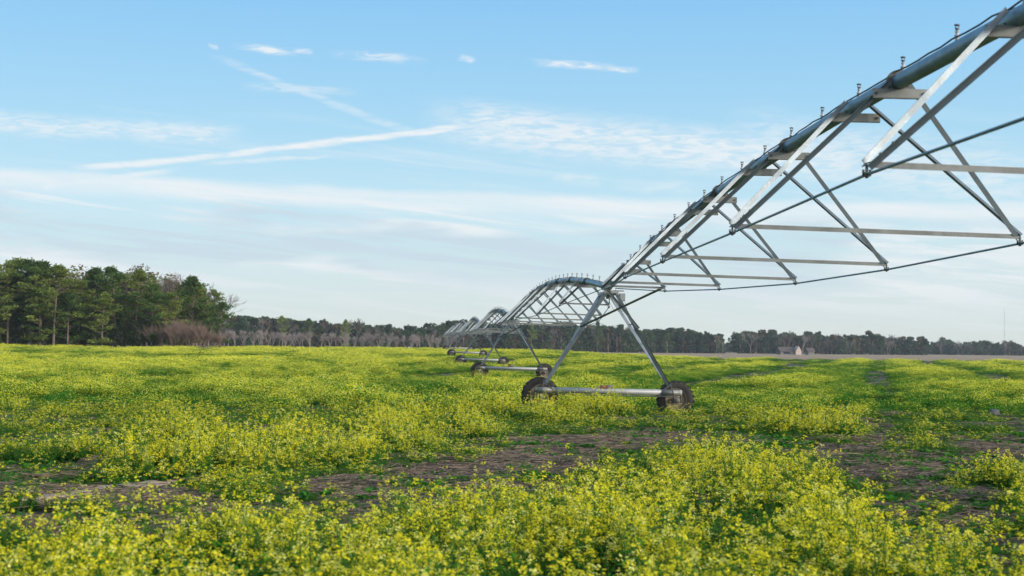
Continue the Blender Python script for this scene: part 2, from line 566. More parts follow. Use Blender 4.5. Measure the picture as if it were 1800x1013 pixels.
def crop_state(x, y):
    """cover 0..1 and flowering 0..1 at ground points."""
    jit = (fbm(x * 1.1, y * 1.1, 5, 4) - 0.5) * 1.9
    d = poly_dist(x, y, BARE, 0.76) + jit
    cover = 0.10 + 0.90 * sst(d, 0.65, 1.45)
    gap = fbm(x / 0.62, y / 0.85, 91)
    cover = cover * (1 - 0.88 * sst(gap, 0.54, 0.62) * (1 - sst(y, 40, 70)))
    nb = fbm(x / 2.6, y / 4.2 * 1.0, 11)
    cover = cover * (1 - 0.85 * sst(nb, 0.66, 0.74) * (1 - sst(y, 30, 60)) * sst(y, 14, 18))
    mid = fbm(x / 1.7, y / 2.4, 131)
    cover = cover * (1 - 0.8 * sst(mid, 0.60, 0.70) * (1 - sst(y, 90, 130)) * sst(y, 13, 17))
    # drilled rows running away to the right
    c_ = x - 0.325 * y + (fbm(x / 9, y / 16, 61) - .5) * 2
    row = np.minimum.reduce([np.abs(c_ - q) / w_ for q, w_ in ((-9.5, 2.9), (-19, 2.6), (-29, 2.6), (9.0, 2.4), (19, 2.8), (-40, 2.6), (29, 2.8), (0, 1.6))]) + (1 - sst(y, 48, 78)) * 3
    cover = cover * (1 - 0.9 * sst(row, 0.95, 0.35))
    g = poly_dist(x, y, GREEN) + jit * 1.1
    flow = sst(g, 0.7, 1.5) * (0.15 + 0.85 * sst(row, 0.8, 1.7))
    n2 = fbm(x / 3.4, y / 6.0, 23)
    n3 = fbm(x / 11.0, y / 26.0, 31)
    hol = sst(n2, 0.44, 0.58) * (0.25 + 0.75 * sst(n3, 0.36, 0.50))
    hol = np.maximum(hol, 0.74 * (1 - sst(y, 14, 22)))
    flow = flow * (0.06 + 0.74 * hol)
    flow = flow * (0.30 + 0.70 * sst(d, 1.25, 1.9))
    return cover, flow


def make_ground():
    ys = [-60, -20, -5]
    y = 2.0
    while y < 60:
        ys.append(y)
        y += 0.35 + y * 0.012
    while y < 3500:
        ys.append(y)
        y *= 1.05
    ys = np.array(ys)
    us = np.linspace(-1.0, 1.0, 181)
    vs_, fs = [], []
    nx = len(us)
    for yy in ys:
        half = 40 + abs(yy) * 1.2
        xx = us * half
        zz = ground_z(xx, np.full_like(xx, yy))
        bump = (fbm(xx * 1.3, np.full_like(xx, yy) * 1.3, 3, 3) - 0.5) * 0.20 * (1 - sst(np.abs(yy), 60, 90)) * sst(yy, 2, 5)
        for a, b in zip(xx, zz + bump):
            vs_.append((a, yy, b))
    for j in range(len(ys) - 1):
        for i in range(nx - 1):
            a = j * nx + i
            fs.append((a, a + 1, a + nx + 1, a + nx))
    mb = MB()
    mb.add(vs_, fs, 0, True)
    return mb


m, t, b = mat('field_soil')
P = pos(t)
X, Y, Z = t.sep(P)
n1 = t.noise(P, 0.9, 6, 0.65)
n2 = t.noise(t.mapv(P, (9, 26, 9), rot=(0, 0, 0.4)), 1.6, 5, 0.65, 1.4)
n3 = t.noise(P, 22.0, 4, 0.7)
soil = t.mix(t.ss(n1, 0.35, 0.65), (0.048, 0.036, 0.029), (0.088, 0.067, 0.053))
soil = t.mix(t.ss(n2, 0.60, 0.76), soil, (0.16, 0.125, 0.095))
soil = t.mix(t.ss(n3, 0.58, 0.75), soil, (0.05, 0.04, 0.037))
moss = t.noise(P, 1.7, 5, 0.6)
soil = t.mix(t.m('MULTIPLY', t.ss(moss, 0.55, 0.66), 0.5), soil, (0.05, 0.085, 0.03))
dry = t.mix(t.noise(t.mapv(P, (0.05, 0.012, 1)), 1.0, 6, 0.7), (0.23, 0.155, 0.09), (0.35, 0.24, 0.145))
dry = t.mix(t.m('MULTIPLY', t.ss(t.noise(t.mapv(P, (0.03, 0.02, 1)), 1.0, 5, 0.6), 0.55, 0.7), 0.7), dry, (0.13, 0.12, 0.075))
edge = t.m('ADD', Y, t.m('MULTIPLY', t.m('SUBTRACT', t.noise(P, 0.05, 3), 0.5), 20))
col = t.mix(t.ss(edge, 290, 302), soil, dry)
t.put(b.inputs['Base Color'], col)
b.inputs['Roughness'].default_value = 0.95
bp = t.new('ShaderNodeBump')
bp.inputs['Strength'].default_value = 0.8
bp.inputs['Distance'].default_value = 0.05
t.put(bp.inputs['Height'], t.m('ADD', n2, n3))
t.put(b.inputs['Normal'], bp.outputs[0])
M['soil'] = m
ground = make_ground().build('ground', M['soil'])
tag(ground, kind='structure')

# sandy wheel rut on the left
def sand_rut():
    mb = MB()
    pts = [(-4.75, 17.0), (-4.3, 17.5), (-3.9, 18.2), (-3.55, 18.95), (-3.25, 19.7)]
    N = 28
    W = 9
    vs_, fs = [], []
    for i in range(N + 1):
        tt = i / N * (len(pts) - 1)
        k = min(int(tt), len(pts) - 2)
        fr = tt - k
        cx = pts[k][0] * (1 - fr) + pts[k + 1][0] * fr
        cy = pts[k][1] * (1 - fr) + pts[k + 1][1] * fr
        taper = math.sin(math.pi * min(max(i / N, 0.02), 0.98)) ** 0.5
        for j in range(W):
            s_ = (j / (W - 1) - 0.5) * 2
            wx = 0.22 * s_ * taper
            wy = -0.27 * s_ * taper
            ridge = 0.07 * max(0, math.sin(i * 1.55 + s_ * 1.2)) * (1 - s_ * s_)
            x_, y_ = cx + wx, cy + wy
            edge_ = 1 - abs(s_) ** 3
            vs_.append((x_, y_, gz(x_, y_) + 0.045 + 0.03 * taper * edge_ + ridge * taper * 0.4 + (-0.10 if abs(s_) > 0.95 else 0)))
    for i in range(N):
        for j in range(W - 1):
            a = i * W + j
            fs.append((a, a + W, a + W + 1, a + 1))
    mb.add(vs_, fs, 0, True)
    return mb
M['sand'] = plain('pale_sand', (0.36, 0.26, 0.18), 0.95, 0.35, 9)
tag(sand_rut().build('sand_rut', M['sand']), kind='structure')


# ------------------------------------------------------------------ instancing for uncountable ground cover
def gn_scatter(name, mats_for, pts, rots, scales, idx, protos, kind_label):
    """points mesh + geometry nodes: each point carries one of the (unlinked) protos."""
    me = bpy.data.meshes.new(name)
    n = len(pts)
    me.vertices.add(n)
    me.vertices.foreach_set('co', np.asarray(pts, dtype=np.float32).ravel())
    a = me.attributes.new('rz', 'FLOAT_VECTOR', 'POINT')
    a.data.foreach_set('vector', np.asarray(rots, dtype=np.float32).ravel())
    a = me.attributes.new('sc', 'FLOAT_VECTOR', 'POINT')
    a.data.foreach_set('vector', np.asarray(scales, dtype=np.float32).ravel())
    a = me.attributes.new('pk', 'INT', 'POINT')
    a.data.foreach_set('value', np.asarray(idx, dtype=np.int32))
    coll = bpy.data.collections.new(name + '_protos')
    for i, p in enumerate(protos):
        o = bpy.data.objects.new('%s_p%02d' % (name, i), p)
        coll.objects.link(o)
    g = bpy.data.node_groups.new(name + '_gn', 'GeometryNodeTree')
    g.interface.new_socket('Geometry', in_out='INPUT', socket_type='NodeSocketGeometry')
    g.interface.new_socket('Geometry', in_out='OUTPUT', socket_type='NodeSocketGeometry')
    gi = g.nodes.new('NodeGroupInput')
    go = g.nodes.new('NodeGroupOutput')
    ci = g.nodes.new('GeometryNodeCollectionInfo')
    ci.inputs['Collection'].default_value = coll
    ci.inputs['Separate Children'].default_value = True
    ci.inputs['Reset Children'].default_value = True
    ip = g.nodes.new('GeometryNodeInstanceOnPoints')
    ip.inputs['Pick Instance'].default_value = True

    def attr(nm, ty):
        nd = g.nodes.new('GeometryNodeInputNamedAttribute')
        nd.data_type = ty
        nd.inputs[0].default_value = nm
        return nd.outputs[0]
    g.links.new(gi.outputs[0], ip.inputs['Points'])
    g.links.new(ci.outputs[0], ip.inputs['Instance'])
    g.links.new(attr('pk', 'INT'), ip.inputs['Instance Index'])
    er = g.nodes.new('FunctionNodeEulerToRotation')
    g.links.new(attr('rz', 'FLOAT_VECTOR'), er.inputs[0])
    g.links.new(er.outputs[0], ip.inputs['Rotation'])
    g.links.new(attr('sc', 'FLOAT_VECTOR'), ip.inputs['Scale'])
    g.links.new(ip.outputs[0], go.inputs[0])
    o = bpy.data.objects.new(name, me)
    COL.objects.link(o)
    md = o.modifiers.new('scatter', 'NODES')
    md.node_group = g
    tag(o, kind_label[0], kind_label[1], kind='stuff')
    return o


# ------------------------------------------------------------------ crop prototypes
rng = random.Random(7)
CM = [M['stem'], M['leaf'], M['leaf_lo'], M['petal'], M['petal2']]


def rv(r_, a=1.0):
    return Vector((r_.uniform(-a, a), r_.uniform(-a, a), r_.uniform(-a, a)))


def leaf2(mb, p, d, L, w, droop, mi):
    """two-quad leaf from p along d."""
    d = d.normalized()
    s_ = d.cross(Vector((0, 0, 1)))
    if s_.length < 0.1:
        s_ = Vector((1, 0, 0))
    s_.normalize()
    p1 = p + d * L * 0.5
    p2 = p + d * L - Vector((0, 0, droop * L))
    mb.add([p, p1 - s_ * w, p1 + s_ * w, p2], [(0, 1, 3, 2)] if False else [(0, 1, 2), (1, 3, 2)], mi)


def near_plant(seed, flow):
    r = random.Random(seed)
    mb = MB()
    ns = r.randint(7, 10)
    for s_ in range(ns):
        a = r.uniform(0, 6.28)
        rad = r.uniform(0, 0.15)
        p = Vector((math.cos(a) * rad, math.sin(a) * rad, 0))
        lean = Vector((math.cos(a), math.sin(a), 0)) * r.uniform(0.05, 0.5) + Vector((r.uniform(-.15, .15), r.uniform(-.15, .15), 1))
        lean.normalize()
        H = (r.uniform(0.22, 0.52) if r.random() < 0.85 else r.uniform(.55, .70)) * (0.72 + 0.28 * flow)
        mid = p + lean * H * 0.55
        top = p + (lean * 0.75 + Vector((0, 0, 0.3))).normalized() * H
        mb.tube([p, mid, top], [0.005, 0.0038, 0.0022], 3, 0, False, True)
        for k in range(r.randint(12, 17)):
            tt = r.uniform(0.03, 0.92)
            q = p.lerp(top, tt)
            an = r.uniform(0, 6.28)
            d = Vector((math.cos(an), math.sin(an), r.uniform(0.1, 0.9)))
            L = r.uniform(0.07, 0.17) * (1.2 - tt)
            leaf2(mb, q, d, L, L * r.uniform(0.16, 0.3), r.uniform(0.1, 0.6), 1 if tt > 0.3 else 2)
        nb = r.randint(3, 4)
        for k in range(nb):
            tt = 0.6 + 0.4 * k / (nb - 1)
            q = p.lerp(top, tt)
            an = r.uniform(0, 6.28)
            d = Vector((math.cos(an) * 0.6, math.sin(an) * 0.6, 1)).normalized()
            L = r.uniform(0.05, 0.15)
            L += 0.03
            e = q + d * L
            mb.tube([q, e], [0.0022, 0.0016], 3, 0, False, True)
            for j in range(3):
                an = r.uniform(0, 6.28)
                dd = Vector((math.cos(an), math.sin(an), r.uniform(0.2, 1)))
                leaf2(mb, q.lerp(e, r.random()), dd, r.uniform(0.02, 0.05), 0.005, 0.2, 1)
            if r.random() > flow:
                continue
            pm = 4 if r.random() < 0.22 else 3
            for j in range(r.randint(6, 10)):
                c = e + Vector((r.gauss(0, .015), r.gauss(0, .015), r.uniform(-.035, .015)))
                nrm = (Vector((r.uniform(-.8, .8), r.uniform(-.8, .8), 0.7))).normalized()
                u = nrm.orthogonal().normalized()
                u = Matrix.Rotation(r.uniform(0, 6.28), 3, nrm) @ u
                v = nrm.cross(u)
                S = r.uniform(0.0080, 0.0114)
                for aa, bb in ((u, v), (v, u)):
                    c1, c2 = c + aa * S + nrm * S * .3, c - aa * S + nrm * S * .3
                    w_ = bb * S * 0.5
                    mb.add([c - w_ * .5, c + w_ * .5, c1 + w_, c1 - w_], [(0, 1, 2, 3)], pm)
                    mb.add([c + w_ * .5, c - w_ * .5, c2 - w_, c2 + w_], [(0, 1, 2, 3)], pm)
    return mb.mesh('crop_plant', CM)


def patch(seed, size, heads, leaves, hs, ls, flow):
    """a patch of many plants, for farther off."""
    r = random.Random(seed)
    mb = MB()
    h = size / 2
    cl_ = [(r.gauss(0, h * .55), r.gauss(0, h * .55), r.uniform(0.6, 1.2)) for _ in range(max(6, int(9 * size * size)))]
    for k in range(leaves):
        cx, cy, ch = r.choice(cl_)
        z = r.uniform(0.02, 0.47) * ch
        c = Vector((cx + r.gauss(0, 0.11), cy + r.gauss(0, 0.11), z))
        an = r.uniform(0, 6.28)
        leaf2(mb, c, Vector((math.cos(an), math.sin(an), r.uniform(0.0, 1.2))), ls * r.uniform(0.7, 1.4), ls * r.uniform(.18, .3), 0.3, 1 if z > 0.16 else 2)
    for k in range(int(heads * flow)):
        cx, cy, ch = r.choice(cl_)
        c = Vector((cx + r.gauss(0, 0.12), cy + r.gauss(0, 0.12), r.uniform(0.32, 0.56) * ch))
        nrm = Vector((r.uniform(-.9, .9), r.uniform(-.9, .9), 0.6)).normalized()
        u = nrm.orthogonal().normalized()
        v = nrm.cross(u)
        S = hs * r.uniform(0.6, 1.2)
        mb.add([c - u * S, c - v * S * .8, c + u * S, c + v * S * .8], [(0, 1, 2, 3)], 4 if r.random() < 0.25 else 3)
    return mb.mesh('crop_patch', CM)


def scatter_zone(name, y0, y1, spacing, protos, nflow, label, hscale=1.0, seed=1, half=0.47, jitter=0.5):
    """protos: first nflow are flowering, then half flowering, then green."""
    rs = np.random.RandomState(seed)
    xs, ys = [], []
    y = y0
    while y < y1:
        w = 3.0 + y * half
        n = int(2 * w / spacing)
        x = -w + (np.arange(n) + rs.rand(n)) * spacing
        xs.append(x + rs.randn(n) * spacing * 0.3)
        ys.append(np.full(n, y) + rs.uniform(-jitter, jitter, n) * spacing * 1.2)
        y += spacing
    x = np.concatenate(xs)
    y = np.concatenate(ys)
    keep = (x - 0.061 * y < 0.405 * y + 3.0) & (x - 0.061 * y > -0.405 * y - 3.0) & field_end(x, y) & (y < y1 + 0.2) & (y > y0 - .2)
    # no plants under the wood on the left or inside the tyres
    keep &= ~((y > 226) & (x < -20 - (y - 226) * 0.0) & (y > 226 + sst(x, -45, -20) * 30))
    x, y = x[keep], y[keep]
    cover, flow = crop_state(x, y)
    k = rs.rand(len(x)) < cover
    x, y, cover, flow = x[k], y[k], cover[k], flow[k]
    for wx, wy in WHEELS:
        k = ~((np.abs(x - wx) < 0.62) & (np.abs(y - wy) < 0.26))
        x, y, cover, flow = x[k], y[k], cover[k], flow[k]
    n = len(x)
    r1 = rs.rand(n)
    ng = (len(protos) - nflow) // 2
    idx = np.where(r1 < flow, rs.randint(0, nflow, n), np.where(r1 < flow + 0.3, nflow + rs.randint(0, ng, n), nflow + ng + rs.randint(0, ng, n)))
    z = ground_z(x, y) - 0.01
    hn = fbm(x / 1.9, y / 2.6, 77)
    hh = (0.48 + 0.52 * np.minimum(1, flow * 1.5)) * (0.74 + 0.40 * hn) * (0.86 + 0.14 * sst(y, 18, 32)) * (0.70 + 0.30 * cover) * hscale * rs.uniform(0.68, 1.28, n)
    ww = rs.uniform(0.85, 1.2, n) * (0.85 + 0.15 * hh)
    sc = np.stack([ww, ww, hh], 1)
    rot = np.stack([rs.uniform(-.08, .08, n), rs.uniform(-.08, .08, n), rs.uniform(0, 6.28, n)], 1)
    print(name, n)
    return gn_scatter(name, None, np.stack([x, y, z], 1), rot, sc, idx, protos, label)


# ------------------------------------------------------------------ irrigation machine
X0 = 5.17
PITCHY = 44.2
T_Y = [-4.2 + PITCHY * k for k in range(8)]          # towers 0..7
TILT = [0.0, R(0.75), R(0.8), R(1.2), R(1.2), R(0.0), R(0.4), R(0.3)]
WHEELS = []
for k in range(1, 8):
    for sx in (-1.935, 1.935):
        WHEELS.append((X0 + sx + 0.06, T_Y[k] + 0.33))
PIPE_R = 0.088
# truss half widths and bottom heights (below the pipe axis) by node from either end
HALF = [0.78, 1.15, 1.56, 1.68, 1.68, 1.62, 1.15, 0.80]


def top_h(k):
    base = gz(X0, max(T_Y[k], 1)) if k > 0 else 0.0
    return base + (4.12 if k == 0 else 3.66)


def leg_pts(k):
    """tower legs: bottoms on the beam, tops either side of the joint."""
    y = T_Y[k]
    g = gz(X0, y)
    tl = TILT[k]
    zt = top_h(k)
    out = []
    for sx in (-1, 1):
        for sy in (-1, 1):
            bx = X0 + sx * 1.80
            bot = Vector((bx, y + 0.02 * sy, g + 0.90 - sx * 1.8 * math.sin(tl)))
            topp = Vector((X0 + sx * 0.13, y + sy * 0.68, zt - 0.10))
            out.append((sx, sy, bot, topp))
    return out


def wheel_meshes():
    ty = MB()
    Rt, w = 0.55, 0.13
    prof = [(0.315, -0.10), (0.36, -0.135), (0.44, -w), (0.50, -0.135), (0.535, -0.09), (0.54, 0), (0.535, 0.09), (0.50, 0.135), (0.44, w), (0.36, 0.135), (0.315, 0.10)]
    ty.lathe((0, 0, 0), (0, 1, 0), [(r_, h_) for r_, h_ in prof], 36, 0)
    for i in range(22):
        for sd in (-1, 1):
            a = 2 * math.pi * (i + (0.5 if sd > 0 else 0)) / 22
            rot = Matrix.Rotation(-a, 3, 'Y') @ Matrix.Rotation(0.6 * sd, 3, 'X')
            c = Vector((math.cos(a) * 0.535, sd * 0.072, math.sin(a) * 0.535))
            ty.box(c, (0.045, 0.15, 0.035), Matrix.Rotation(-a, 3, 'Y') @ Matrix.Rotation(0.5 * sd, 3, 'X'), 0)
    rm = MB()
    rm.lathe((0, 0, 0), (0, 1, 0), [(0.335, -0.115), (0.315, -0.115), (0.30, -0.07), (0.285, -0.03), (0.24, -0.02), (0.14, -0.055), (0.08, -0.06), (0.0, -0.06)], 30, 0)
    rm.lathe((0, 0, 0), (0, 1, 0), [(0.335, 0.115), (0.315, 0.115), (0.30, 0.07), (0.285, 0.03), (0.285, -0.03)], 30, 0)
    for i in range(8):
        a = 2 * math.pi * i / 8
        rm.lathe((math.cos(a) * 0.10, -0.065, math.sin(a) * 0.10), (0, -1, 0), [(0.014, -0.01), (0.014, 0.015), (0.0, 0.015)], 6, 0)
    for q in (ty, rm):
        q.v = [p * 0.955 for p in q.v]
    return ty.mesh('tyre', M['rubber']), rm.mesh('rim', M['rim'])


TYRE, RIM = wheel_meshes()


def sprinkler_mesh():
    mb = MB()
    prof = [(0.0, 0), (0.017, 0), (0.017, 0.02), (0.011, 0.025), (0.011, 0.04), (0.021, 0.045), (0.021, 0.06), (0.012, 0.066),
            (0.012, 0.085), (0.018, 0.09), (0.009, 0.10)]
    mb.lathe((0, 0, 0), (0, 0, 1), prof, 8, 0)
    mb.lathe((0, 0, 0), (0, 0, 1), [(0.009, 0.10), (0.013, 0.112), (0.017, 0.122), (0.010, 0.126)], 8, 1)
    mb.v = [Vector((p.x * 1.35, p.y * 1.35, p.z)) for p in mb.v]
    for s_ in (-1, 1):
        mb.box((s_ * 0.018, 0, 0.128), (0.005, 0.008, 0.035), None, 1)
        mb.box((s_ * 0.022, 0, 0.053), (0.012, 0.012, 0.02), None, 0)
    mb.lathe((0, 0, 0), (0, 0, 1), [(0.0, 0.142), (0.026, 0.144), (0.028, 0.156), (0.0, 0.158)], 10, 1)
    mb.v = [Vector((p.x, p.y, p.z * 1.12)) for p in mb.v]
    return mb.mesh('sprinkler', [M['spray'], M['sprayhead']])


SPR = sprinkler_mesh()


def clamp_mesh():
    mb = MB()
    mb.box((0, 0, 0), (0.05, 0.055, 0.035))
    mb.box((0, 0, 0.045), (0.02, 0.02, 0.07))
    mb.lathe((0, 0, -0.03), (0, 0, 1), [(0, 0), (0.014, 0), (0.014, 0.02), (0, 0.02)], 6)
    mb.lathe((0.028, 0, -0.01), (0, 0, 1), [(0, 0), (0.01, 0), (0.01, 0.05), (0, 0.05)], 6)
    mb.lathe((-0.028, 0, -0.01), (0, 0, 1), [(0, 0), (0.01, 0), (0.01, 0.05), (0, 0.05)], 6)
    return mb.mesh('rod_clamp', M['fitting'])


CLAMP = clamp_mesh()


def flange_mesh():
    mb = MB()
    for s_ in (-1, 1):
        mb.lathe((0, s_ * 0.012, 0), (0, 1, 0), [(0.07, -0.010), (0.135, -0.010), (0.135, 0.010), (0.07, 0.010)], 20, 0, False)
    for i in range(8):
        a = 2 * math.pi * (i + .5) / 8
        mb.lathe((math.cos(a) * 0.112, 0, math.sin(a) * 0.112), (0, 1, 0), [(0, -0.04), (0.012, -0.04), (0.012, 0.04), (0, 0.04)], 6, 0, False)
    return mb.mesh('flange', M['gear'])


FLANGE = flange_mesh()


def place(name, me, parent, loc, rot=None):
    o = bpy.data.objects.new(name, me)
    COL.objects.link(o)
    o.parent = parent
    o.location = loc
    if rot is not None:
        o.rotation_euler = rot
    return o


LAB = {
    1: 'largest nearest irrigation span, arching in from the top right corner to the closest wheeled tower',
    2: 'second irrigation span, low arch with a row of sprinklers right behind the closest wheeled tower',
    3: 'third irrigation span from the camera, narrow arch left of the second span',
    4: 'fourth irrigation span from the camera, small arch just left of the third',
    5: 'fifth irrigation span from the camera, tiny grey arch among the far towers',
    6: 'sixth irrigation span from the camera, tiny and mostly hidden behind the fifth',
    7: 'farthest irrigation span with the end boom, against dark trees at the left end',
}


def build_unit(k):
    """span between tower k-1 and tower k, together with tower k."""
    ya, yb = T_Y[k - 1], T_Y[k]
    za, zb = top_h(k - 1), top_h(k)
    root = empty('irrigation_span', (X0, yb, gz(X0, yb)))
    tag(root, LAB[k], 'irrigation machine', 'coupled spans of the irrigation machine')
    RL = Vector(root.location)
    rr = random.Random(100 + k)
    detail = k <= 3

    def pz(y):
        s_ = (y - ya) / (yb - ya)
        return za + (zb - za) * s_ + 4 * 0.955 * s_ * (1 - s_)

    def loc(p):
        return Vector(p) - RL
    # pipe
    mb = MB()
    n = 44 if detail else 20
    y_s, y_e = ya + 0.25, yb - 0.25
    pp = [loc((X0, y_s + (y_e - y_s) * i / n, pz(y_s + (y_e - y_s) * i / n))) for i in range(n + 1)]
    mb.tube(pp, PIPE_R, 20 if k < 3 else 10)
    mb.build('pipe', M['pipe'], root)
    # coupling sleeve at the tower
    mb = MB()
    mb.tube([loc((X0, yb - 0.30, pz(yb - 0.3))), loc((X0, yb - 0.18, pz(yb - .18))), loc((X0, yb + 0.2, pz(yb))), loc((X0, yb + 0.32, pz(yb - .1)))],
            [0.105, 0.115, 0.115, 0.10], 14)
    mb.build('coupling', M['fitting'], root)
    # power cable lying along the pipe
    mb = MB()
    cp = []
    m_ = 130 if k < 3 else 50
    for i in range(m_ + 1):
        y = ya + 0.4 + (yb - ya - 0.8) * i / m_
        wob = rr.uniform(0, 0.022) if k < 3 else 0
        cp.append(loc((X0 - 0.03 + rr.uniform(-.01, .01), y, pz(y) + PIPE_R + 0.008 + wob)))
    mb.tube(cp, 0.010, 5)
    mb.build('cable', M['cable'], root)
    # nodes
    tl = R(0.6) + (TILT[k] * 0.9)
    nodes = []
    sp = 4.755
    for i in range(8):
        y = yb - 4.98 - sp * i
        h = HALF[i]
        s_ = i / 7
        # height above the chord between tower tops is nearly flat
        chord = za + (zb - za) * (y - ya) / (yb - ya)
        drop = [0.26, 0.45, 0.575, 0.63, 0.64, 0.60, 0.52, 0.30][i]
        nodes.append((y, h, chord - drop))
    L_pts, R_pts = [], []
    for i, (y, h, z) in enumerate(nodes):
        ends = {}
        for sx in (-1, 1):
            nd = Vector((X0 + sx * h, y, z - sx * h * math.sin(tl)))
            ends[sx] = nd
            (L_pts if sx < 0 else R_pts).append(nd)
            for sy in (-1, 1):
                yt = y + sy * 0.80
                tp = Vector((X0 + sx * 0.105, yt - sy * 0.02, pz(yt) + 0.03))
                mb = MB()
                a_ = Vector((-sx * 0.3, -1.0, 0.2)) if sy < 0 else Vector((sx * 1.0, -0.15, 0.6))
                mb.angle(loc(nd + Vector((0, sy * 0.012, 0))), loc(tp), (sx * 0.2, -sx * sy * 1.0, 0.0), 0.057, 0.007)
                if k < 3:
                    dd_ = (tp - nd).normalized()
                    a_ = Vector((sx * 0.2, -sx * sy * 1.0, 0.0))
                    a_ = (a_ - dd_ * a_.dot(dd_)).normalized()
                    b__ = dd_.cross(a_)
                    for q_ in (0.14, 0.27):
                        mb.lathe(loc(nd + dd_ * q_ + a_ * 0.035), b__, [(0, -0.007), (0.010, -0.007), (0.010, 0.014), (0, 0.014)], 6, 1, False)
                mb.build('truss_brace', [M['angle'], M['bar']], root)
            place('rod_clamp', CLAMP, root, loc(nd + Vector((0, 0, -0.075))))
        # horizontal strut between the two bottom nodes
        mb = MB()
        mb.angle(loc(ends[-1] + Vector((0.02, -0.02, 0.03))), loc(ends[1] + Vector((-0.02, -0.02, 0.03))), (0, 0, -1), 0.052, 0.006)
        mb.build('cross_strut', M['bar'], root)
        # brackets under the pipe
        for sy in (-1, 1):
            yt = y + sy * 0.80
            zc = pz(yt) - 0.135
            mb = MB()
            mb.box(loc((X0, yt, zc)), (0.60, 0.010, 0.095))
            mb.box(loc((X0, yt + 0.022, zc + 0.05)), (0.60, 0.045, 0.007))
            mb.box(loc((X0, yt + 0.022, zc - 0.05)), (0.60, 0.045, 0.007))
            if k < 3:
                mb.tube([loc((X0 - 0.095, yt + 0.12, zc + 0.1)), loc((X0 - 0.075, yt + 0.12, zc + 0.06)), loc((X0, yt + 0.12, zc + 0.035)),
                         loc((X0 + 0.075, yt + 0.12, zc + 0.06)), loc((X0 + 0.095, yt + 0.12, zc + 0.1)), loc((X0 + 0.08, yt + .12, zc + 0.19)),
                         loc((X0, yt + 0.12, zc + 0.235)), loc((X0 - 0.08, yt + .12, zc + 0.19))], 0.009, 5, 1)
                for sx in (-1, 1):
                    mb.lathe(loc((X0 + sx * 0.265, yt - 0.01, zc)), (0, -1, 0), [(0, -0.005), (0.015, 0), (0.015, 0.014), (0, 0.014)], 6, 1, False)
            mb.build('bracket', [M['bar'], M['fitting']], root)
            if sy < 0:
                place('flange', FLANGE, root, loc((X0, yt + 0.05, pz(yt + .05))))
    # bottom rods, one each side, clipped under the nodes and up to the pipe by the towers
    for P_ in (L_pts, R_pts):
        sx = -1 if P_ is L_pts else 1
        pts = [Vector((X0 + sx * 0.14, yb - 0.55, pz(yb - .5) - 0.1))] + [p - Vector((0, 0, 0.075)) for p in P_] + [Vector((X0 + sx * 0.14, ya + 0.6, pz(ya + .6) - 0.1))]
        mb = MB()
        mb.tube([loc(p) for p in pts], 0.0135, 8 if k < 3 else 5)
        mb.build('truss_rod', M['rod'], root)
    # sprinklers
    y = yb - 1.28
    while y > ya + 0.6:
        if y > -3:
            place('sprinkler', SPR, root, loc((X0, y, pz(y) + PIPE_R - 0.012)))
        y -= 1.575
    # ---- tower k
    g = gz(X0, yb)
    tlt = TILT[k]

    def tz(x, z):                    # height on the tilted tower
        return g + z - (x - X0) * math.sin(tlt)
    zt = pz(yb)
    legs = leg_pts(k)
    Lg = {}
    for sx, sy, bot, topp in legs:
        mb = MB()
        pa_, pb_ = (bot, topp) if sx < 0 else (topp, bot)
        mb.angle(loc(pa_), loc(pb_), (-sx * 0.9, 0, 0.3), 0.092, 0.008, 0, 0.07)
        mb.build('leg', M['angle'], root)
        Lg[(sx, sy)] = (bot, topp)
    # leg spreaders (short dark plates)
    for tt in (0.35, 0.55, 0.75):
        a = Lg[(1, -1)][1].lerp(Lg[(1, -1)][0], tt)
        b_ = Lg[(1, 1)][1].lerp(Lg[(1, 1)][0], tt)
        mb = MB()
        mb.tube([loc(a), loc(b_)], 0.018, 5)
        mb.build('leg_spacer', M['fitting'], root)
        mb = MB()
        a = Lg[(-1, -1)][1].lerp(Lg[(-1, -1)][0], tt)
        b_ = Lg[(-1, 1)][1].lerp(Lg[(-1, 1)][0], tt)
        mb.tube([loc(a), loc(b_)], 0.014, 5)
        mb.build('leg_spacer', M['fitting'], root)
    # diagonal stays from the last truss nodes to the legs
    for nd, key in ((R_pts[0], (-1, -1)), (L_pts[0], (1, -1))):
        tgt = Lg[key][1].lerp(Lg[key][0], 0.40)
        mb = MB()
        mb.angle(loc(nd), loc(tgt), (0, -1, 0.4), 0.065, 0.007, 0, 0.06)
        o = mb.build('diagonal_stay', M['angle'], root)
    # horizontal channel and yoke under the pipe at the tower top
    mb = MB()
    for sy in (-1, 1):
        mb.box(loc((X0, yb + sy * 0.68, zt - 0.155)), (0.42, 0.07, 0.08))
    for sx in (-1, 1):
        mb.box(loc((X0 + sx * 0.16, yb, zt - 0.20)), (0.06, 1.36, 0.06))
    mb.box(loc((X0, yb, zt - 0.17)), (0.34, 0.4, 0.07))
    mb.lathe(loc((X0, yb, zt - 0.33)), (0, 0, 1), [(0, 0), (0.06, 0), (0.06, 0.15), (0.09, 0.2), (0, 0.2)], 10)
    mb.build('tower_yoke', M['beam'], root)
    # control box
    mb = MB()
    mb.box(loc((X0 + 0.34, yb - 0.45, zt - 0.30)), (0.16, 0.14, 0.22))
    mb.box(loc((X0 + 0.34, yb - 0.54, zt - 0.30)), (0.14, 0.02, 0.19))
    mb.box(loc((X0 + 0.24, yb - 0.45, zt - 0.12)), (0.3, 0.05, 0.04))
    mb.build('control_box', M['box'], root)
    mb = MB()
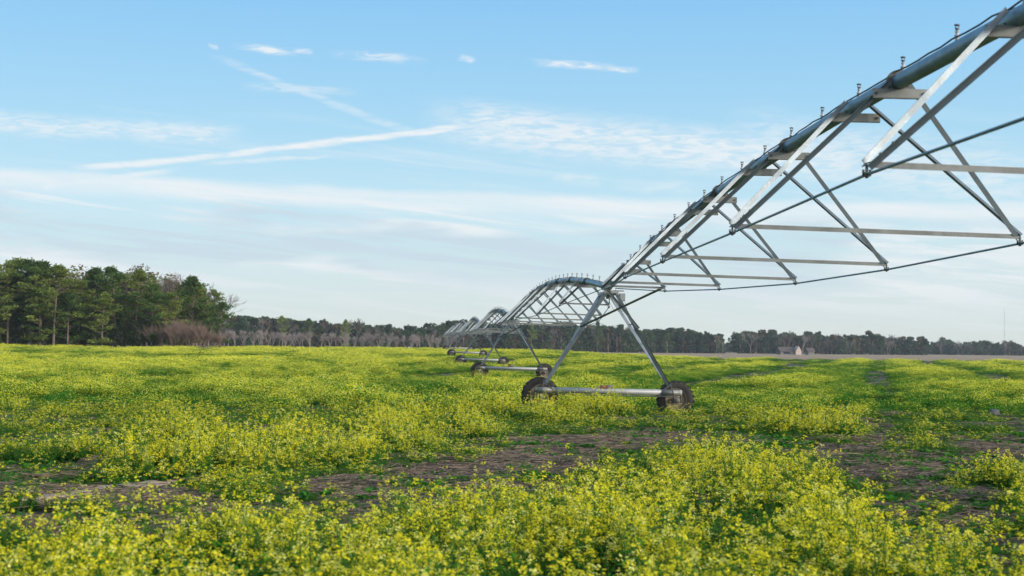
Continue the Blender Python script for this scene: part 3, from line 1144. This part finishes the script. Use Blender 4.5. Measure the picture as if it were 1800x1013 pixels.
    for q in range(3):
        x_ = X0 + 0.22 + 0.1 * q
        mb.tube([loc((x_, yb - 0.45, zt - 0.42)), loc((x_ + 0.05, yb - 0.5, zt - 0.62)), loc((x_ - 0.06, yb - 0.3, zt - 0.70)), loc((x_ - 0.2, yb - 0.1, zt - 0.4)),
                 loc((X0, yb, zt - 0.05))], 0.005, 5)
    a, b_ = Lg[(1, -1)][1], Lg[(1, -1)][0]
    mb.tube([loc((X0 + .3, yb - .4, zt - .45)), loc(a.lerp(b_, 0.35) + Vector((0, -.03, 0))), loc(a.lerp(b_, 0.98) + Vector((0, -.03, 0)))], 0.011, 5)
    mb.build('wiring', M['cable'], root)
    # base beam: round pipe between the wheels
    mb = MB()
    pL = Vector((X0 - 2.09 + 0.03, yb, tz(X0 - 2.09, 0.72)))
    pR = Vector((X0 + 2.09 + 0.03, yb, tz(X0 + 2.09, 0.72)))
    mb.tube([loc(pL), loc(pR)], 0.083, 20)
    mb.build('base_beam', M['beam'], root)
    for sx in (-1, 1):
        # gusset plates where the legs land on the beam
        xb = X0 + sx * 1.80
        mb = MB()
        zb_ = tz(xb, 0.72)
        for dx_, up in ((sx * 0.06, 0.21), (-sx * 0.26, 0.0)):
            for yy in (-0.075, 0.075):
                a_ = Vector((xb + sx * 0.0, yb + yy * .6, zb_ + 0.25))
                b_ = Vector((xb + dx_, yb + yy * 1.12, zb_ + 0.01))
                c_ = Vector((xb + dx_ * 1.2, yb + yy * 1.12, zb_ - 0.06))
                mb.tube([loc(a_), loc(b_), loc(c_)], 0.012, 5, 1)
        mb.tube([loc((xb + 0.27, yb, tz(xb + .27, .72))), loc((xb - 0.27, yb, tz(xb - .27, .72)))], 0.0855, 20, 0)
        mb.build('gusset', [M['bar'], M['fitting']], root)
        # wheel
        wx, wy = X0 + sx * 1.935 + 0.06, yb + 0.33
        w_ = empty('wheel', loc((wx, wy, gz(wx, wy) + 0.53 - sx * 0.05)), root, 0.3)
        place('tyre', TYRE, w_, (0, 0, 0), (0, rr.uniform(0, 1), R(2)))
        place('rim', RIM, w_, (0, 0, 0), (0, rr.uniform(0, 1), R(2)))
        # gearbox, hub and hanger
        gx = wx
        zc = gz(wx, wy) + 0.53 - sx * 0.05
        mb = MB()
        mb.box(loc((gx, yb + 0.04, zc - 0.02)), (0.19, 0.18, 0.17))
        mb.box(loc((gx - 0.09, yb - 0.05, zc + 0.03)), (0.012, 0.02, 0.22))
        mb.box(loc((gx + 0.10, yb - 0.02, zc + 0.03)), (0.012, 0.12, 0.22))
        mb.lathe(loc((gx, yb + 0.14, zc - 0.02)), (0, 1, 0), [(0.07, 0), (0.07, 0.12), (0.0, 0.12)], 10)
        mb.lathe(loc((gx, yb - 0.06, zc - 0.02)), (0, -1, 0), [(0.075, 0), (0.07, 0.03), (0.02, 0.035), (0, 0.035)], 10)
        mb.build('gearbox', M['gear'], root)
    # centre drive motor with shafts
    mb = MB()
    xm = X0 - 0.10
    mb.box(loc((xm, yb + 0.02, tz(xm, 0.84))), (0.18, 0.16, 0.09))
    mb.build('motor_housing', M['motor'], root)
    mb = MB()
    mb.lathe(loc((xm + 0.09, yb + 0.02, tz(xm, 0.845))), (1, 0, 0), [(0, 0), (0.05, 0), (0.055, 0.02), (0.055, 0.14), (0.04, 0.16), (0, 0.16)], 12)
    mb.box(loc((xm + 0.02, yb + 0.02, tz(xm, 0.80))), (0.44, 0.10, 0.06))
    mb.build('drive_motor', M['gear'], root)
    mb = MB()
    mb.tube([loc((X0 - 1.85, yb + 0.15, tz(X0 - 1.85, 0.60))), loc((X0 + 1.9, yb + 0.15, tz(X0 + 1.85, 0.60)))], 0.022, 6)
    mb.build('drive_shaft', M['beam'], root)
    if k == 7:
        # end boom beyond the last tower, hung from a cable
        mb = MB()
        q = [loc((X0, yb + 0.2, zt)), loc((X0 - 0.2, yb + 9, zt - 0.1)), loc((X0 - 0.6, yb + 18, zt - 0.25))]
        mb.tube(q, 0.06, 8)
        mb.build('end_boom', M['pipe'], root)
        mb = MB()
        mb.tube([loc((X0 + 4.5, yb - 1, zt + 0.5)), loc((X0 - 2.0, yb + 3, zt + 0.55)), loc((X0 - 1.2, yb + 6, zt - 0.8))], 0.03, 5)
        mb.build('boom_cable', M['bar'], root)
    return root


for k in range(1, 8):
    build_unit(k)

# ------------------------------------------------------------------ crop
near = [near_plant(i, 1.0) for i in range(8)] + [near_plant(20 + i, 0.4) for i in range(3)] + [near_plant(40 + i, 0.04) for i in range(3)]
scatter_zone('flowering_crop_near', 5.2, 40, 0.225, near, 8, ('yellow flowering mustard plants in the foreground, individual stems and blossoms showing', 'flowering crop'), 1.0, 3)
midp = [patch(100 + i, 0.9, 290, 420, 0.019, 0.085, 1.0) for i in range(6)] + [patch(120 + i, 0.9, 290, 420, 0.019, 0.085, 0.35) for i in range(3)] + \
       [patch(140 + i, 0.9, 290, 450, 0.019, 0.09, 0.04) for i in range(3)]
scatter_zone('flowering_crop_middle', 40.2, 118, 0.56, midp, 6, ('yellow flowering mustard round the wheeled towers, seen as patches of bloom and green', 'flowering crop'), 1.0, 5, 0.47)
farp = [patch(200 + i, 2.0, 600, 760, 0.034, 0.13, 1.0) for i in range(5)] + [patch(220 + i, 2.0, 600, 800, 0.034, 0.13, 0.35) for i in range(3)] + \
       [patch(240 + i, 2.0, 600, 860, 0.034, 0.14, 0.05) for i in range(3)]
scatter_zone('flowering_crop_far', 118.5, 306, 1.3, farp, 5, ('far part of the yellow mustard field running up to the woods and the bare brown field', 'flowering crop'), 1.0, 9, 0.47)


# low weeds and straw on the bare strips
def weed(seed):
    r = random.Random(seed)
    mb = MB()
    for k in range(26):
        an = r.uniform(0, 6.28)
        rad = r.uniform(0, .09)
        p = Vector((math.cos(an) * rad, math.sin(an) * rad, 0))
        L = r.uniform(.05, .15)
        leaf2(mb, p, Vector((math.cos(an), math.sin(an), r.uniform(.3, 2))), L, L * r.uniform(.12, .25), .3, 1 if r.random() < .6 else 2)
    return mb.mesh('weed', CM)


def straw(seed):
    r = random.Random(seed)
    mb = MB()
    for k in range(70):
        c = Vector((r.gauss(0, .22), r.gauss(0, .22), r.uniform(0.0, .045)))
        an = r.gauss(0.4, 0.8)
        d = Vector((math.cos(an), math.sin(an), r.uniform(-.12, .15))) * r.uniform(.04, .16)
        mb.tube([c - d, c + d], r.uniform(.0025, .0055), 3, 0, False, False)
    return mb.mesh('straw', [M['straw']])


def litter(name, spacing, y0, y1, protos, prob, label, seed, zoff=0.0, smin=.6, smax=1.3):
    rs = np.random.RandomState(seed)
    n = int((y1 - y0) / spacing * (y1 * .95) / spacing)
    y = rs.uniform(y0, y1, n)
    x = rs.uniform(-.48, .48, n) * (y1 + 4)
    k = (np.abs(x - 0.061 * y) < 0.4 * y + 2)
    x, y = x[k], y[k]
    c, f = crop_state(x, y)
    clump = fbm(x / 1.4, y / 1.8, seed)
    k = (rs.rand(len(x)) < prob * (1 - c) * (0.35 + 1.3 * sst(clump, .4, .6)))
    x, y = x[k], y[k]
    n = len(x)
    sc = rs.uniform(smin, smax, n)
    bump = (fbm(x * 1.3, y * 1.3, 3, 3) - 0.5) * 0.20
    print(name, n)
    return gn_scatter(name, None, np.stack([x, y, ground_z(x, y) + bump + zoff], 1), np.stack([0 * x, 0 * x, rs.uniform(0, 6.28, n)], 1),
                      np.stack([sc, sc, sc], 1), rs.randint(0, len(protos), n), protos, label)


litter('low_weeds', 0.15, 8, 60, [weed(i) for i in range(5)], 0.62, ('small green weeds dotted over the bare brown strips', 'weeds'), 41)
litter('straw_litter', 0.22, 8, 45, [straw(i) for i in range(5)], 0.6, ('pale straw and dry stalks lying on the bare soil strips', 'straw'), 43, 0.012)

# stone among the plants on the right
mb = MB()
vs_, fs = [], []
rr = random.Random(5)
NR, NC = 7, 10
for i in range(NR + 1):
    ph = math.pi * i / NR
    for j in range(NC):
        th = 2 * math.pi * j / NC
        q = 1 + 0.28 * (mnoise.noise(Vector((math.sin(ph) * math.cos(th) * 1.3, math.sin(ph) * math.sin(th) * 1.3, math.cos(ph) * 1.3 + 4))))
        vs_.append(Vector((math.sin(ph) * math.cos(th) * .15 * q, math.sin(ph) * math.sin(th) * .12 * q, math.cos(ph) * .10 * q)))
for i in range(NR):
    for j in range(NC):
        fs.append((i * NC + j, i * NC + (j + 1) % NC, (i + 1) * NC + (j + 1) % NC, (i + 1) * NC + j))
mb.add(vs_, fs, 0, False)
o = mb.build('stone', M['rock'])
o.location = (15.6, 38.2, gz(15.6, 38.2) + 0.20)
tag(o, 'lone grey stone lying among green plants at the right edge', 'stone')


# ------------------------------------------------------------------ trees
def pine(seed, H=13.0, low=0.25, m_ix=0, spread=2.6):
    r = random.Random(seed)
    tr, cr = MB(), MB()
    bend = Vector((r.uniform(-.5, .5), r.uniform(-.5, .5), 0))
    pts = [Vector((0, 0, 0)) + bend * (i / 6) ** 2 + Vector((0, 0, H * i / 6)) for i in range(7)]
    tr.tube(pts, [0.17 * (1 - i / 6.4) + 0.01 for i in range(7)], 7)

    def at(s_):
        f = s_ * 6
        i = min(int(f), 5)
        return pts[i].lerp(pts[i + 1], f - i)

    def tuft(c, rad, n):
        for q in range(n):
            d = rv(r).normalized()
            d.z = abs(d.z) * 0.9 + d.z * 0.1
            p = c + d * rad * r.uniform(.15, 1)
            w = d.cross(rv(r)).normalized() * rad * .17
            e = d * rad * r.uniform(.35, .6)
            cr.add([p - w, p + w, p + w * .6 + e, p - w * .6 + e], [(0, 1, 2, 3)], 0)
    nb = r.randint(34, 44)
    for b_ in range(nb):
        s_ = low + (1 - low) * (b_ / nb) ** 0.85
        if b_ < 6 and r.random() < .5:
            s_ = r.uniform(.12, low)
        rel = (s_ - low) / (1 - low)
        L = spread * (0.35 + 1.1 * max(0, math.sin(math.pi * min(max(rel * .85 + .18, 0), 1)))) * r.uniform(.55, 1.05) * (0.55 if rel > .85 else 1)
        a = r.uniform(0, 6.28)
        base = at(min(s_, .985))
        d = Vector((math.cos(a), math.sin(a), r.uniform(-.15, .45) + rel * .5)).normalized()
        e = base + d * L + Vector((0, 0, L * .12))
        mid = base.lerp(e, .5) - Vector((0, 0, .07 * L))
        tr.tube([base, mid, e], [.05, .035, .012], 4, 0, False)
        for q in range(r.randint(6, 8)):
            f = r.uniform(.25, 1.05)
            c = base.lerp(e, f) + rv(r, .38) + Vector((0, 0, .1))
            tuft(c, r.uniform(.38, .62), r.randint(16, 24))
    tuft(pts[-1], .6, 30)
    tuft(at(.93), .8, 40)
    return tr, cr


def leafy_tree(seed, H=10.0, W=3.4, leafs=2600, size=.2, base=.22, n=26):
    r = random.Random(seed)
    tr, cr = MB(), MB()
    tr.tube([(0, 0, 0), (r.uniform(-.2, .2), 0, H * .3), (r.uniform(-.5, .5), 0, H * .75)], [.2, .16, .05], 7)
    lumps = []
    for i in range(n):
        a = r.uniform(0, 6.28)
        z = r.uniform(base, .93)
        prof = math.sin(math.pi * min(1, (z - base) / (1 - base) * .8 + .18)) ** .7
        rad = W * prof * r.uniform(.2, .85)
        lumps.append((Vector((math.cos(a) * rad, math.sin(a) * rad, z * H)), r.uniform(.5, 1.15) * W * .33))
        tr.tube([(0, 0, H * max(.12, z - .28)), lumps[-1][0]], [.06, .02], 4, 0, False)
    for i in range(leafs):
        c, rad = r.choice(lumps)
        d = rv(r).normalized()
        p = c + d * rad * r.uniform(.55, 1.05) * (1, .9)[r.random() < .5]
        u = rv(r).normalized() * size * r.uniform(.5, 1.2)
        v = u.cross(rv(r)).normalized() * size * .55
        cr.quad(p, u, v)
    return tr, cr


def bare_tree(seed, H=7.0, spread=.5, levels=4, r0=.12, twig=.012, trunk=.22, kids=(3, 4)):
    r = random.Random(seed)
    tr, cr = MB(), MB()

    def grow(p, d, L, rad, lev):
        e = p + d * L
        mid = p.lerp(e, .5) + rv(r, .05 * L)
        (tr if lev < 1 else cr).tube([p, mid, e], [rad, rad * .82, rad * .62], 5 if lev < 2 else 3, 0, False)
        if lev >= levels:
            return
        for i in range(r.randint(*kids) + (1 if lev >= 2 else 0)):
            a = r.uniform(0, 6.28)
            side = d.orthogonal().normalized()
            side = Matrix.Rotation(a, 3, d) @ side
            nd = (d + side * r.uniform(.35, .35 + spread) + Vector((0, 0, .22))).normalized()
            st = p.lerp(e, r.uniform(.45, 1.0) if lev else r.uniform(.75, 1))
            grow(st, nd, L * r.uniform(.55, .85) * (1.25 if lev == 0 else 1), max(twig, rad * r.uniform(.45, .6)), lev + 1)
    grow(Vector((0, 0, 0)), Vector((r.uniform(-.05, .05), 0, 1)).normalized(), H * trunk, r0, 0)
    # bring the crown to the asked height
    mz = max(p.z for p in cr.v)
    k = H / mz
    for mb in (tr, cr):
        mb.v = [Vector((p.x * k, p.y * k, p.z * k)) for p in mb.v]
    return tr, cr


def thicket(seed):
    """many thin leafless stems springing from one root."""
    r = random.Random(seed)
    tr, cr = MB(), MB()
    for q in range(8):
        a, b_ = bare_tree(seed * 31 + q, r.uniform(3.2, 5.4), .3, 3, .03, .010, .34, (4, 5))
        lx, ly = r.gauss(0, .22), r.gauss(0, .22)
        ox, oy = r.gauss(0, .5), r.gauss(0, .5)
        for src, dst in ((a, tr), (b_, cr)):
            dst.add([Vector((p.x + ox + p.z * lx, p.y + oy + p.z * ly, p.z)) for p in src.v], src.f, 0, True)
    return tr, cr


def proto_pair(tc, mt, mc, nm):
    return tc[0].mesh(nm + '_trunk', mt), tc[1].mesh(nm + '_crown', mc)


PINES = [proto_pair(pine(i, 13.0, [.10, .22, .30, .12, .25, .08][i], 0, [2.7, 2.6, 2.5, 3.0, 2.4, 2.7][i]), M['bark_pine'], M['pine1'] if i % 2 == 0 else M['pine2'], 'pine') for i in range(6)]
OAKS = [proto_pair(leafy_tree(50 + i, 10, 3.3, 3000, .2, .1), M['bark_grey'], M['oak'], 'oak') for i in range(4)]
OLIVE = [proto_pair(leafy_tree(70 + i, 12, 3.0, 1500, .17, .3), M['bark_grey'], M['olive'], 'broadleaf') for i in range(3)]
BARES = [proto_pair(bare_tree(80 + i, 13, .45, 5, .15, .022, .28, (2, 3)), M['bark_grey'], M['bark_grey'], 'bare') for i in range(3)]
ORCH = [proto_pair(bare_tree(90 + i, 5.2, .35, 5, .09, .011, .24, (3, 3)), M['bark_pale'], M['bark_pale'], 'orchard') for i in range(5)]
SHRUB = [proto_pair(thicket(95 + i), M['twig_red'], M['twig_red'], 'shrub') for i in range(3)]


def tree(name, pair, x, y, s, label, cat, group=None, rz=0.0, sz=None):
    root = empty(name, (x, y, gz(x, y) - .05), None, 1)
    root.rotation_euler = (0, 0, rz)
    root.scale = (s, s, sz or s)
    tag(root, label, cat, group)
    for nm, me in (('trunk', pair[0]), ('crown', pair[1])):
        o = bpy.data.objects.new(nm, me)
        COL.objects.link(o)
        o.parent = root
    return root


def X_at(pxx, y):
    """world x of photo column pxx at depth y along the machine's direction."""
    return (pxx - 747) / 2500 * y


ORD = ['first', 'second', 'third', 'fourth', 'fifth', 'sixth', 'seventh', 'eighth', 'ninth', 'tenth', 'eleventh', 'twelfth', 'thirteenth', 'fourteenth',
       'fifteenth', 'sixteenth', 'seventeenth', 'eighteenth', 'nineteenth', 'twentieth', 'twenty-first', 'twenty-second', 'twenty-third', 'twenty-fourth',
       'twenty-fifth', 'twenty-sixth', 'twenty-seventh', 'twenty-eighth', 'twenty-ninth', 'thirtieth', 'thirty-first', 'thirty-second']
rt = random.Random(12)
# the front of the wood on the left: (column, top row) of each pine
front = [(-60, 470), (-8, 468), (12, 470), (40, 463), (62, 465), (86, 466), (108, 474), (345, 500), (150, 500), (176, 478), (212, 476), (246, 482), (275, 505), (345, 492), (392, 535), (132, 520), (30, 490), (305, 520), (190, 520), (85, 480)]
front.sort()
n_f = 0
for i, (cx_, ty_) in enumerate(front):
    y = 232 + rt.uniform(-2, 7)
    h = (603 + cx_ * .0099 + 2 - ty_) / 2500 * y + (HC - gz(X_at(cx_, y), y)) 
    lab = ORD[n_f] + ' green pine from the left along the front edge of the left wood' if i else 'pine cut by the left picture edge at the front of the left wood'
    n_f += 1
    tree('pine_tree', PINES[i % 6], X_at(cx_, y), y, h / 13.2 * 1.3, lab, 'pine tree', 'pines along the front of the left wood', rt.uniform(0, 6.28), h / 13.2)
# tall greyish-brown trees showing above and between
for i, (cx_, ty_) in enumerate([(115, 470), (160, 468), (200, 470), (238, 472), (262, 468), (290, 478), (318, 480), (352, 482), (372, 512)]):
    y = 243 + rt.uniform(0, 6)
    h = (603 + cx_ * .0099 + 2 - ty_) / 2500 * y + .7
    if i % 3 == 2 or i > 6:
        tree('bare_tree', BARES[i % 3], X_at(cx_, y), y, h / 13 * 1.3, '%s leafless grey tree from the left rising behind the pines of the left wood' % ORD[[0, 0, 0, 0, 0, 1, 0, 2, 3][i]], 'bare tree',
             'bare trees rising behind the left pines', rt.uniform(0, 6.28), h / 13)
    else:
        tree('broadleaf_tree', OLIVE[i % 3], X_at(cx_, y), y, h / 12 * 1.25, '%s brownish thin-leaved tree from the left among the pines of the left wood' % ORD[[0, 1, 0, 2, 3, 0, 4][i]], 'broadleaf tree',
             'brownish trees among the left pines', rt.uniform(0, 6.28), h / 12)
# dark depth of the wood behind (nothing tells these apart)
for row, (yy, tp) in enumerate([(251, 488), (262, 482), (276, 480)]):
    for i in range(17):
        cx_ = -85 + i * 28 + rt.uniform(-9, 9) + row * 7
        if cx_ > 388:
            continue
        y = yy + rt.uniform(-4, 4)
        tpp = tp + rt.uniform(-2, 26) + max(0, cx_ - 300) * .35
        h = (604 + cx_ * .0099 - tpp) / 2500 * y + .7
        tree('evergreen_tree', OAKS[(i + row) % 4] if (i + row) % 2 else PINES[(i * 5 + row) % 6], X_at(cx_, y), y, h / (10.4 if (i + row) % 2 else 13.2),
             'dark evergreen tree deep inside the left wood behind the front pines', 'evergreen tree', 'trees deep inside the left wood', rt.uniform(0, 6.28))
for i in range(15):
    cx_ = -30 + i * 26 + rt.uniform(-8, 8)
    y = 247 + rt.uniform(-3, 3)
    tree('evergreen_tree', OAKS[(i + 1) % 4] if i % 3 else OLIVE[i % 3], X_at(cx_, y), y, rt.uniform(.62, .85), 'dark evergreen tree deep inside the left wood behind the front pines',
         'evergreen tree', 'trees deep inside the left wood', rt.uniform(0, 6.28))
# undergrowth shrubs at the wood's foot
for i in range(16):
    cx_ = -30 + i * 20.5 + rt.uniform(-8, 8)
    y = 231 + rt.uniform(0, 5)
    tree('evergreen_shrub', OAKS[i % 4], X_at(cx_, y), y, rt.uniform(.30, .55), '%s low dark shrub from the left at the foot of the left wood' % ORD[i], 'shrub',
         'dark shrubs at the foot of the left wood', rt.uniform(0, 6.28))
for i, cx_ in enumerate([292, 305, 318, 330, 343, 356, 368, 380, 392]):
    y = 226 + rt.uniform(0, 5)
    tree('bare_shrub', SHRUB[i % 3], X_at(cx_, y), y, (.85, .95, 1.1, 1.05, .95, .9, .8, .7, .6)[i], '%s reddish leafless shrub from the left at the right end of the left wood' % ORD[i], 'shrub',
         'reddish bare shrubs at the right end of the left wood', rt.uniform(0, 6.28))

# bare pale orchard row in front of the far wood
for i in range(27):
    cx_ = 404 + i * 14.6 + rt.uniform(-3, 3)
    y = 375 + rt.uniform(-3, 3)
    tree('orchard_tree', ORCH[i % 5], X_at(cx_, y), y, rt.uniform(.80, 1.05), '%s pale leafless tree from the left in the orchard row before the far wood' % ORD[i], 'bare tree',
         'pale leafless trees of the orchard row', rt.uniform(0, 6.28))
for i in range(24):
    cx_ = 398 + i * 17 + rt.uniform(-6, 6)
    y = 392 + rt.uniform(-4, 8)
    tree('orchard_tree', ORCH[(i + 2) % 5], X_at(cx_, y), y, rt.uniform(.75, 1.0), 'pale leafless tree in the back row of the orchard, blurred among its neighbours', 'bare tree',
         'pale leafless trees of the back orchard row', rt.uniform(0, 6.28))


# far woods: masses of distant trees, one object each
def wood(name, spec, label, seed, protos, density=7.0, rows=4):
    """spec: list of (column, top row) at depth y."""
    rs = random.Random(seed)
    pts, rot, sc, idx = [], [], [], []
    for r_ in range(rows):
        cx_ = spec[0][0]
        while cx_ < spec[-1][0]:
            for (a, b_, yy), (c, d, y2) in zip(spec[:-1], spec[1:]):
                if a <= cx_ <= c:
                    f = (cx_ - a) / (c - a)
                    ty_ = b_ + (d - b_) * f
                    y = yy + (y2 - yy) * f
                    break
            y += r_ * 14 + rs.uniform(-5, 5)
            x = X_at(cx_, y)
            yh = 612.3 + .0099 * (cx_ - 900)
            h = (yh - ty_ + rs.uniform(-11, 2.5) + (5 if rs.random() < .06 else 0)) / 2500 * y + HC
            j = rs.randrange(len(protos))
            pts.append((x, y, gz(x, y) - .1))
            rot.append((0, 0, rs.uniform(0, 6.28)))
            ph = protos[j][1]
            s_ = max(.3, h / ph)
            sc.append((s_ * rs.uniform(1.0, 1.35), s_ * 1.1, s_))
            idx.append(j)
            cx_ += density * rs.uniform(.6, 1.3)
    return gn_scatter(name, None, pts, rot, sc, idx, [p[0] for p in protos], (label, 'woodland'))


def merged(tc, mt, mc):
    mb = MB()
    mb.add(tc[0].v, tc[0].f, 0)
    mb.add(tc[1].v, tc[1].f, 1)
    return mb.mesh('far_tree', [mt, mc])


M['far_bark'] = plain('far_bark', (0.125, 0.105, 0.095), 0.9, 0.3, 1)
M['far_leaf'] = leafy('far_evergreen', (0.026, 0.052, 0.030), (0.080, 0.115, 0.050), 0.2, .05)
M['far_leaf2'] = leafy('far_olive', (0.075, 0.060, 0.040), (0.150, 0.115, 0.070), 0.2, .05)
FP = [(merged(leafy_tree(300 + i, 10, 3.6, 1100, .36, .04, 22), M['bark_grey'], M['far_leaf']), 10.0) for i in range(5)]
FP += [(merged(leafy_tree(320 + i, 12, 3.0, 800, .34, .12, 18), M['bark_grey'], M['far_leaf2']), 12.0) for i in range(2)]
FP += [(merged(bare_tree(330 + i, 11, .4, 4, .2, .05, .25, (3, 4)), M['far_bark'], M['far_bark']), 11.0) for i in range(1)]
wood('far_woods_left', [(-140, 560, 520), (396, 566, 620), (430, 560, 620), (480, 566, 640), (560, 570, 660), (620, 573, 660), (632, 566, 660), (645, 575, 660), (720, 576, 680), (745, 580, 680),
                        (775, 568, 690), (830, 566, 700), (905, 573, 700), (985, 571, 720), (1005, 566, 720)],
     'dark evergreen wood across the field behind the orchard row and the machine', 3, FP)
wood('far_woods_middle', [(1000, 572, 740), (1060, 574, 760), (1095, 571, 760), (1130, 577, 780), (1200, 578, 800), (1240, 584, 800), (1272, 588, 800)],
     'dark evergreen wood on the horizon between the machine and the gap with the pole', 4, FP)
wood('far_woods_gap', [(1262, 602, 1150), (1310, 598, 1150)], 'small hazy wood seen through the gap by the pole', 8, FP, 6, 2)
wood('far_woods_right', [(1302, 582, 850), (1335, 583, 850), (1400, 587, 860), (1440, 584, 860), (1500, 589, 870), (1550, 586, 880), (1600, 592, 900), (1645, 596, 900)],
     'dark evergreen wood on the horizon behind the low farmhouse', 5, FP)
wood('far_woods_edge', [(1640, 602, 1100), (1690, 598, 1100), (1712, 604, 1050), (1745, 600, 1050), (1800, 603, 1050), (1870, 602, 1050)],
     'lower hazy woodland at the right edge of the horizon', 6, FP, 6)
for i, (cx_, ty_, y) in enumerate([(1326, 582, 800), (1420, 584, 800), (1505, 594, 800), (1578, 597, 800), (1672, 594, 900), (1712, 596, 900), (1790, 596, 900), (1265, 588, 760)]):
    h = (612.3 + .0099 * (cx_ - 900) - ty_) / 2500 * y + HC
    lab = ['leafless grey tree at the left end of the horizon wood right of the gap', 'pale forked leafless tree standing just behind the white-gabled farmhouse',
           'broad leafless tree before the dark wood, right of the farmhouse', 'second leafless tree before the dark wood, farther right of the farmhouse',
           'small leafless tree in the low wood where the dark wood ends', 'rounded leafless tree over the low wood near the right edge',
           'leafless tree under the thin mast at the right edge', 'leafless tree beside the pole in the horizon gap'][i]
    pr = (ORCH if i in (1,) else BARES)[i % 3]
    tree('bare_tree', pr, X_at(cx_, y), y, h / (5.2 if i == 1 else 13), lab, 'bare tree', None, i * 1.3)

# emergent pines over the machine
for i, (cx_, ty_, y) in enumerate([(608, 567, 640), (548, 566, 640), (500, 562, 640), (1052, 568, 740), (935, 572, 700)]):
    h = (612.3 + .0099 * (cx_ - 900) - ty_) / 2500 * y + HC
    tree('pine_tree', PINES[i % 6], X_at(cx_, y), y, h / 13.2, '%s pine from the left poking slightly above the far wood' % ORD[[2, 1, 0, 4, 3][i]], 'pine tree', 'pines poking above the far wood', i)

# ------------------------------------------------------------------ farmhouse, pole, mast, marker
def house(px0, px1, y, hw, hr, depth, gable, label):
    x0, x1 = X_at(px0, y), X_at(px1, y)
    g = gz((x0 + x1) / 2, y)
    root = empty('farmhouse', ((x0 + x1) / 2, y, g))
    tag(root, label, 'house')
    L = x1 - x0
    mb = MB()
    mb.box((0, 0, hw / 2), (L, depth, hw))
    mb.build('wall', M['wood'], root)
    mb = MB()
    h2, d2 = hr, depth / 2 + .5
    a, b_ = -L / 2 - .4, L / 2 + .4
    vs_ = [Vector(p) for p in ((a, -d2, hw - .05), (b_, -d2, hw - .05), (b_, d2, hw - .05), (a, d2, hw - .05), (a, 0, hw + h2), (b_, 0, hw + h2))]
    mb.add(vs_, [(0, 1, 5, 4), (2, 3, 4, 5), (0, 4, 3), (1, 2, 5), (3, 2, 1, 0)])
    mb.build('roof', M['roof'], root)
    if gable:
        # cross gable facing the field
        gx = L / 2 - 1.6
        mb = MB()
        w_ = 1.45
        vs_ = [Vector(p) for p in ((gx - w_, -d2 - .8, 0), (gx + w_, -d2 - .8, 0), (gx + w_, -d2 - .8, hw), (gx - w_, -d2 - .8, hw), (gx, -d2 - .8, hw + h2 + .5),
                                   (gx - w_, 0, 0), (gx + w_, 0, 0), (gx + w_, 0, hw), (gx - w_, 0, hw), (gx, 0, hw + h2 + .5))]
        mb.add(vs_, [(0, 1, 2, 4, 3), (1, 6, 7, 2), (5, 0, 3, 8), (3, 4, 9, 8), (4, 2, 7, 9)])
        mb.build('gable', M['wall_pink'], root)
        for q in range(4):
            mb = MB()
            mb.box((-L / 2 + 2 + q * (L - 8) / 3, -depth / 2 - .02, hw * .55), (1.2, .08, 1.1))
            mb.build('window', M['glass'], root)
    return root


house(1376, 1413, 700, 1.6, 2.2, 9, True, 'long low farmhouse with brown roof and bright gable end before the dark wood')
house(1427, 1438, 720, 1.6, 2.0, 7, False, 'small shed with a grey-brown roof just right of the farmhouse and bare tree')
y = 620
mb = MB()
mb.tube([(0, 0, 0), (0, 0, 5.2)], [.16, .12], 8)
mb.box((0, 0, 4.9), (1.5, .12, .14))
o = mb.build('utility_pole', M['wood'])
o.location = (X_at(1276, y), y, gz(X_at(1276, y), y))
tag(o, 'short wooden utility pole standing in the gap between the horizon woods', 'pole')
y = 1300
mb = MB()
for sx, sy in ((-.35, -.3), (.35, -.3), (0, .4)):
    mb.tube([(sx, sy, 0), (sx, sy, 41)], .035, 4)
for q in range(28):
    z = q * 1.46
    mb.tube([(-.35, -.3, z), (.35, -.3, z + 1.4)], .02, 3)
    mb.tube([(.35, -.3, z), (0, .4, z + 1.4)], .02, 3)
mb.tube([(0, 0, 41), (0, 0, 44)], .05, 4)
o = mb.build('radio_mast', M['wood'])
o.location = (X_at(1788, y), y, gz(X_at(1788, y), y))
tag(o, 'very thin tall radio mast standing above the woods at the right edge', 'mast')
y = 360
mb = MB()
mb.box((0, 0, .6), (.3, .2, 1.2), None, 0, .85)
mb.box((0, 0, 1.24), (.36, .26, .08))
o = mb.build('marker_post', M['white'])
o.location = (X_at(720, y), y, gz(X_at(720, y), y))
tag(o, 'small white marker post at the field edge under the orchard row', 'post')

# ------------------------------------------------------------------ air
mb = MB()
mb.box((0, 850, 34), (2600, 2200, 74))
me = bpy.data.meshes.new('haze')
me.from_pydata([tuple(p) for p in mb.v], [], mb.f)
hz = bpy.data.objects.new('haze', me)
COL.objects.link(hz)
tag(hz, kind='stuff')
hm = bpy.data.materials.new('air_haze')
hm.use_nodes = True
ht = NT(hm.node_tree)
ht.n.clear()
pv = ht.new('ShaderNodeVolumePrincipled')
pv.inputs['Color'].default_value = (0.80, 0.90, 1.0, 1)
pv.inputs['Density'].default_value = 0.00011
pv.inputs['Anisotropy'].default_value = 0.0
ho = ht.new('ShaderNodeOutputMaterial')
ht.l.new(pv.outputs[0], ho.inputs['Volume'])
me.materials.append(hm)
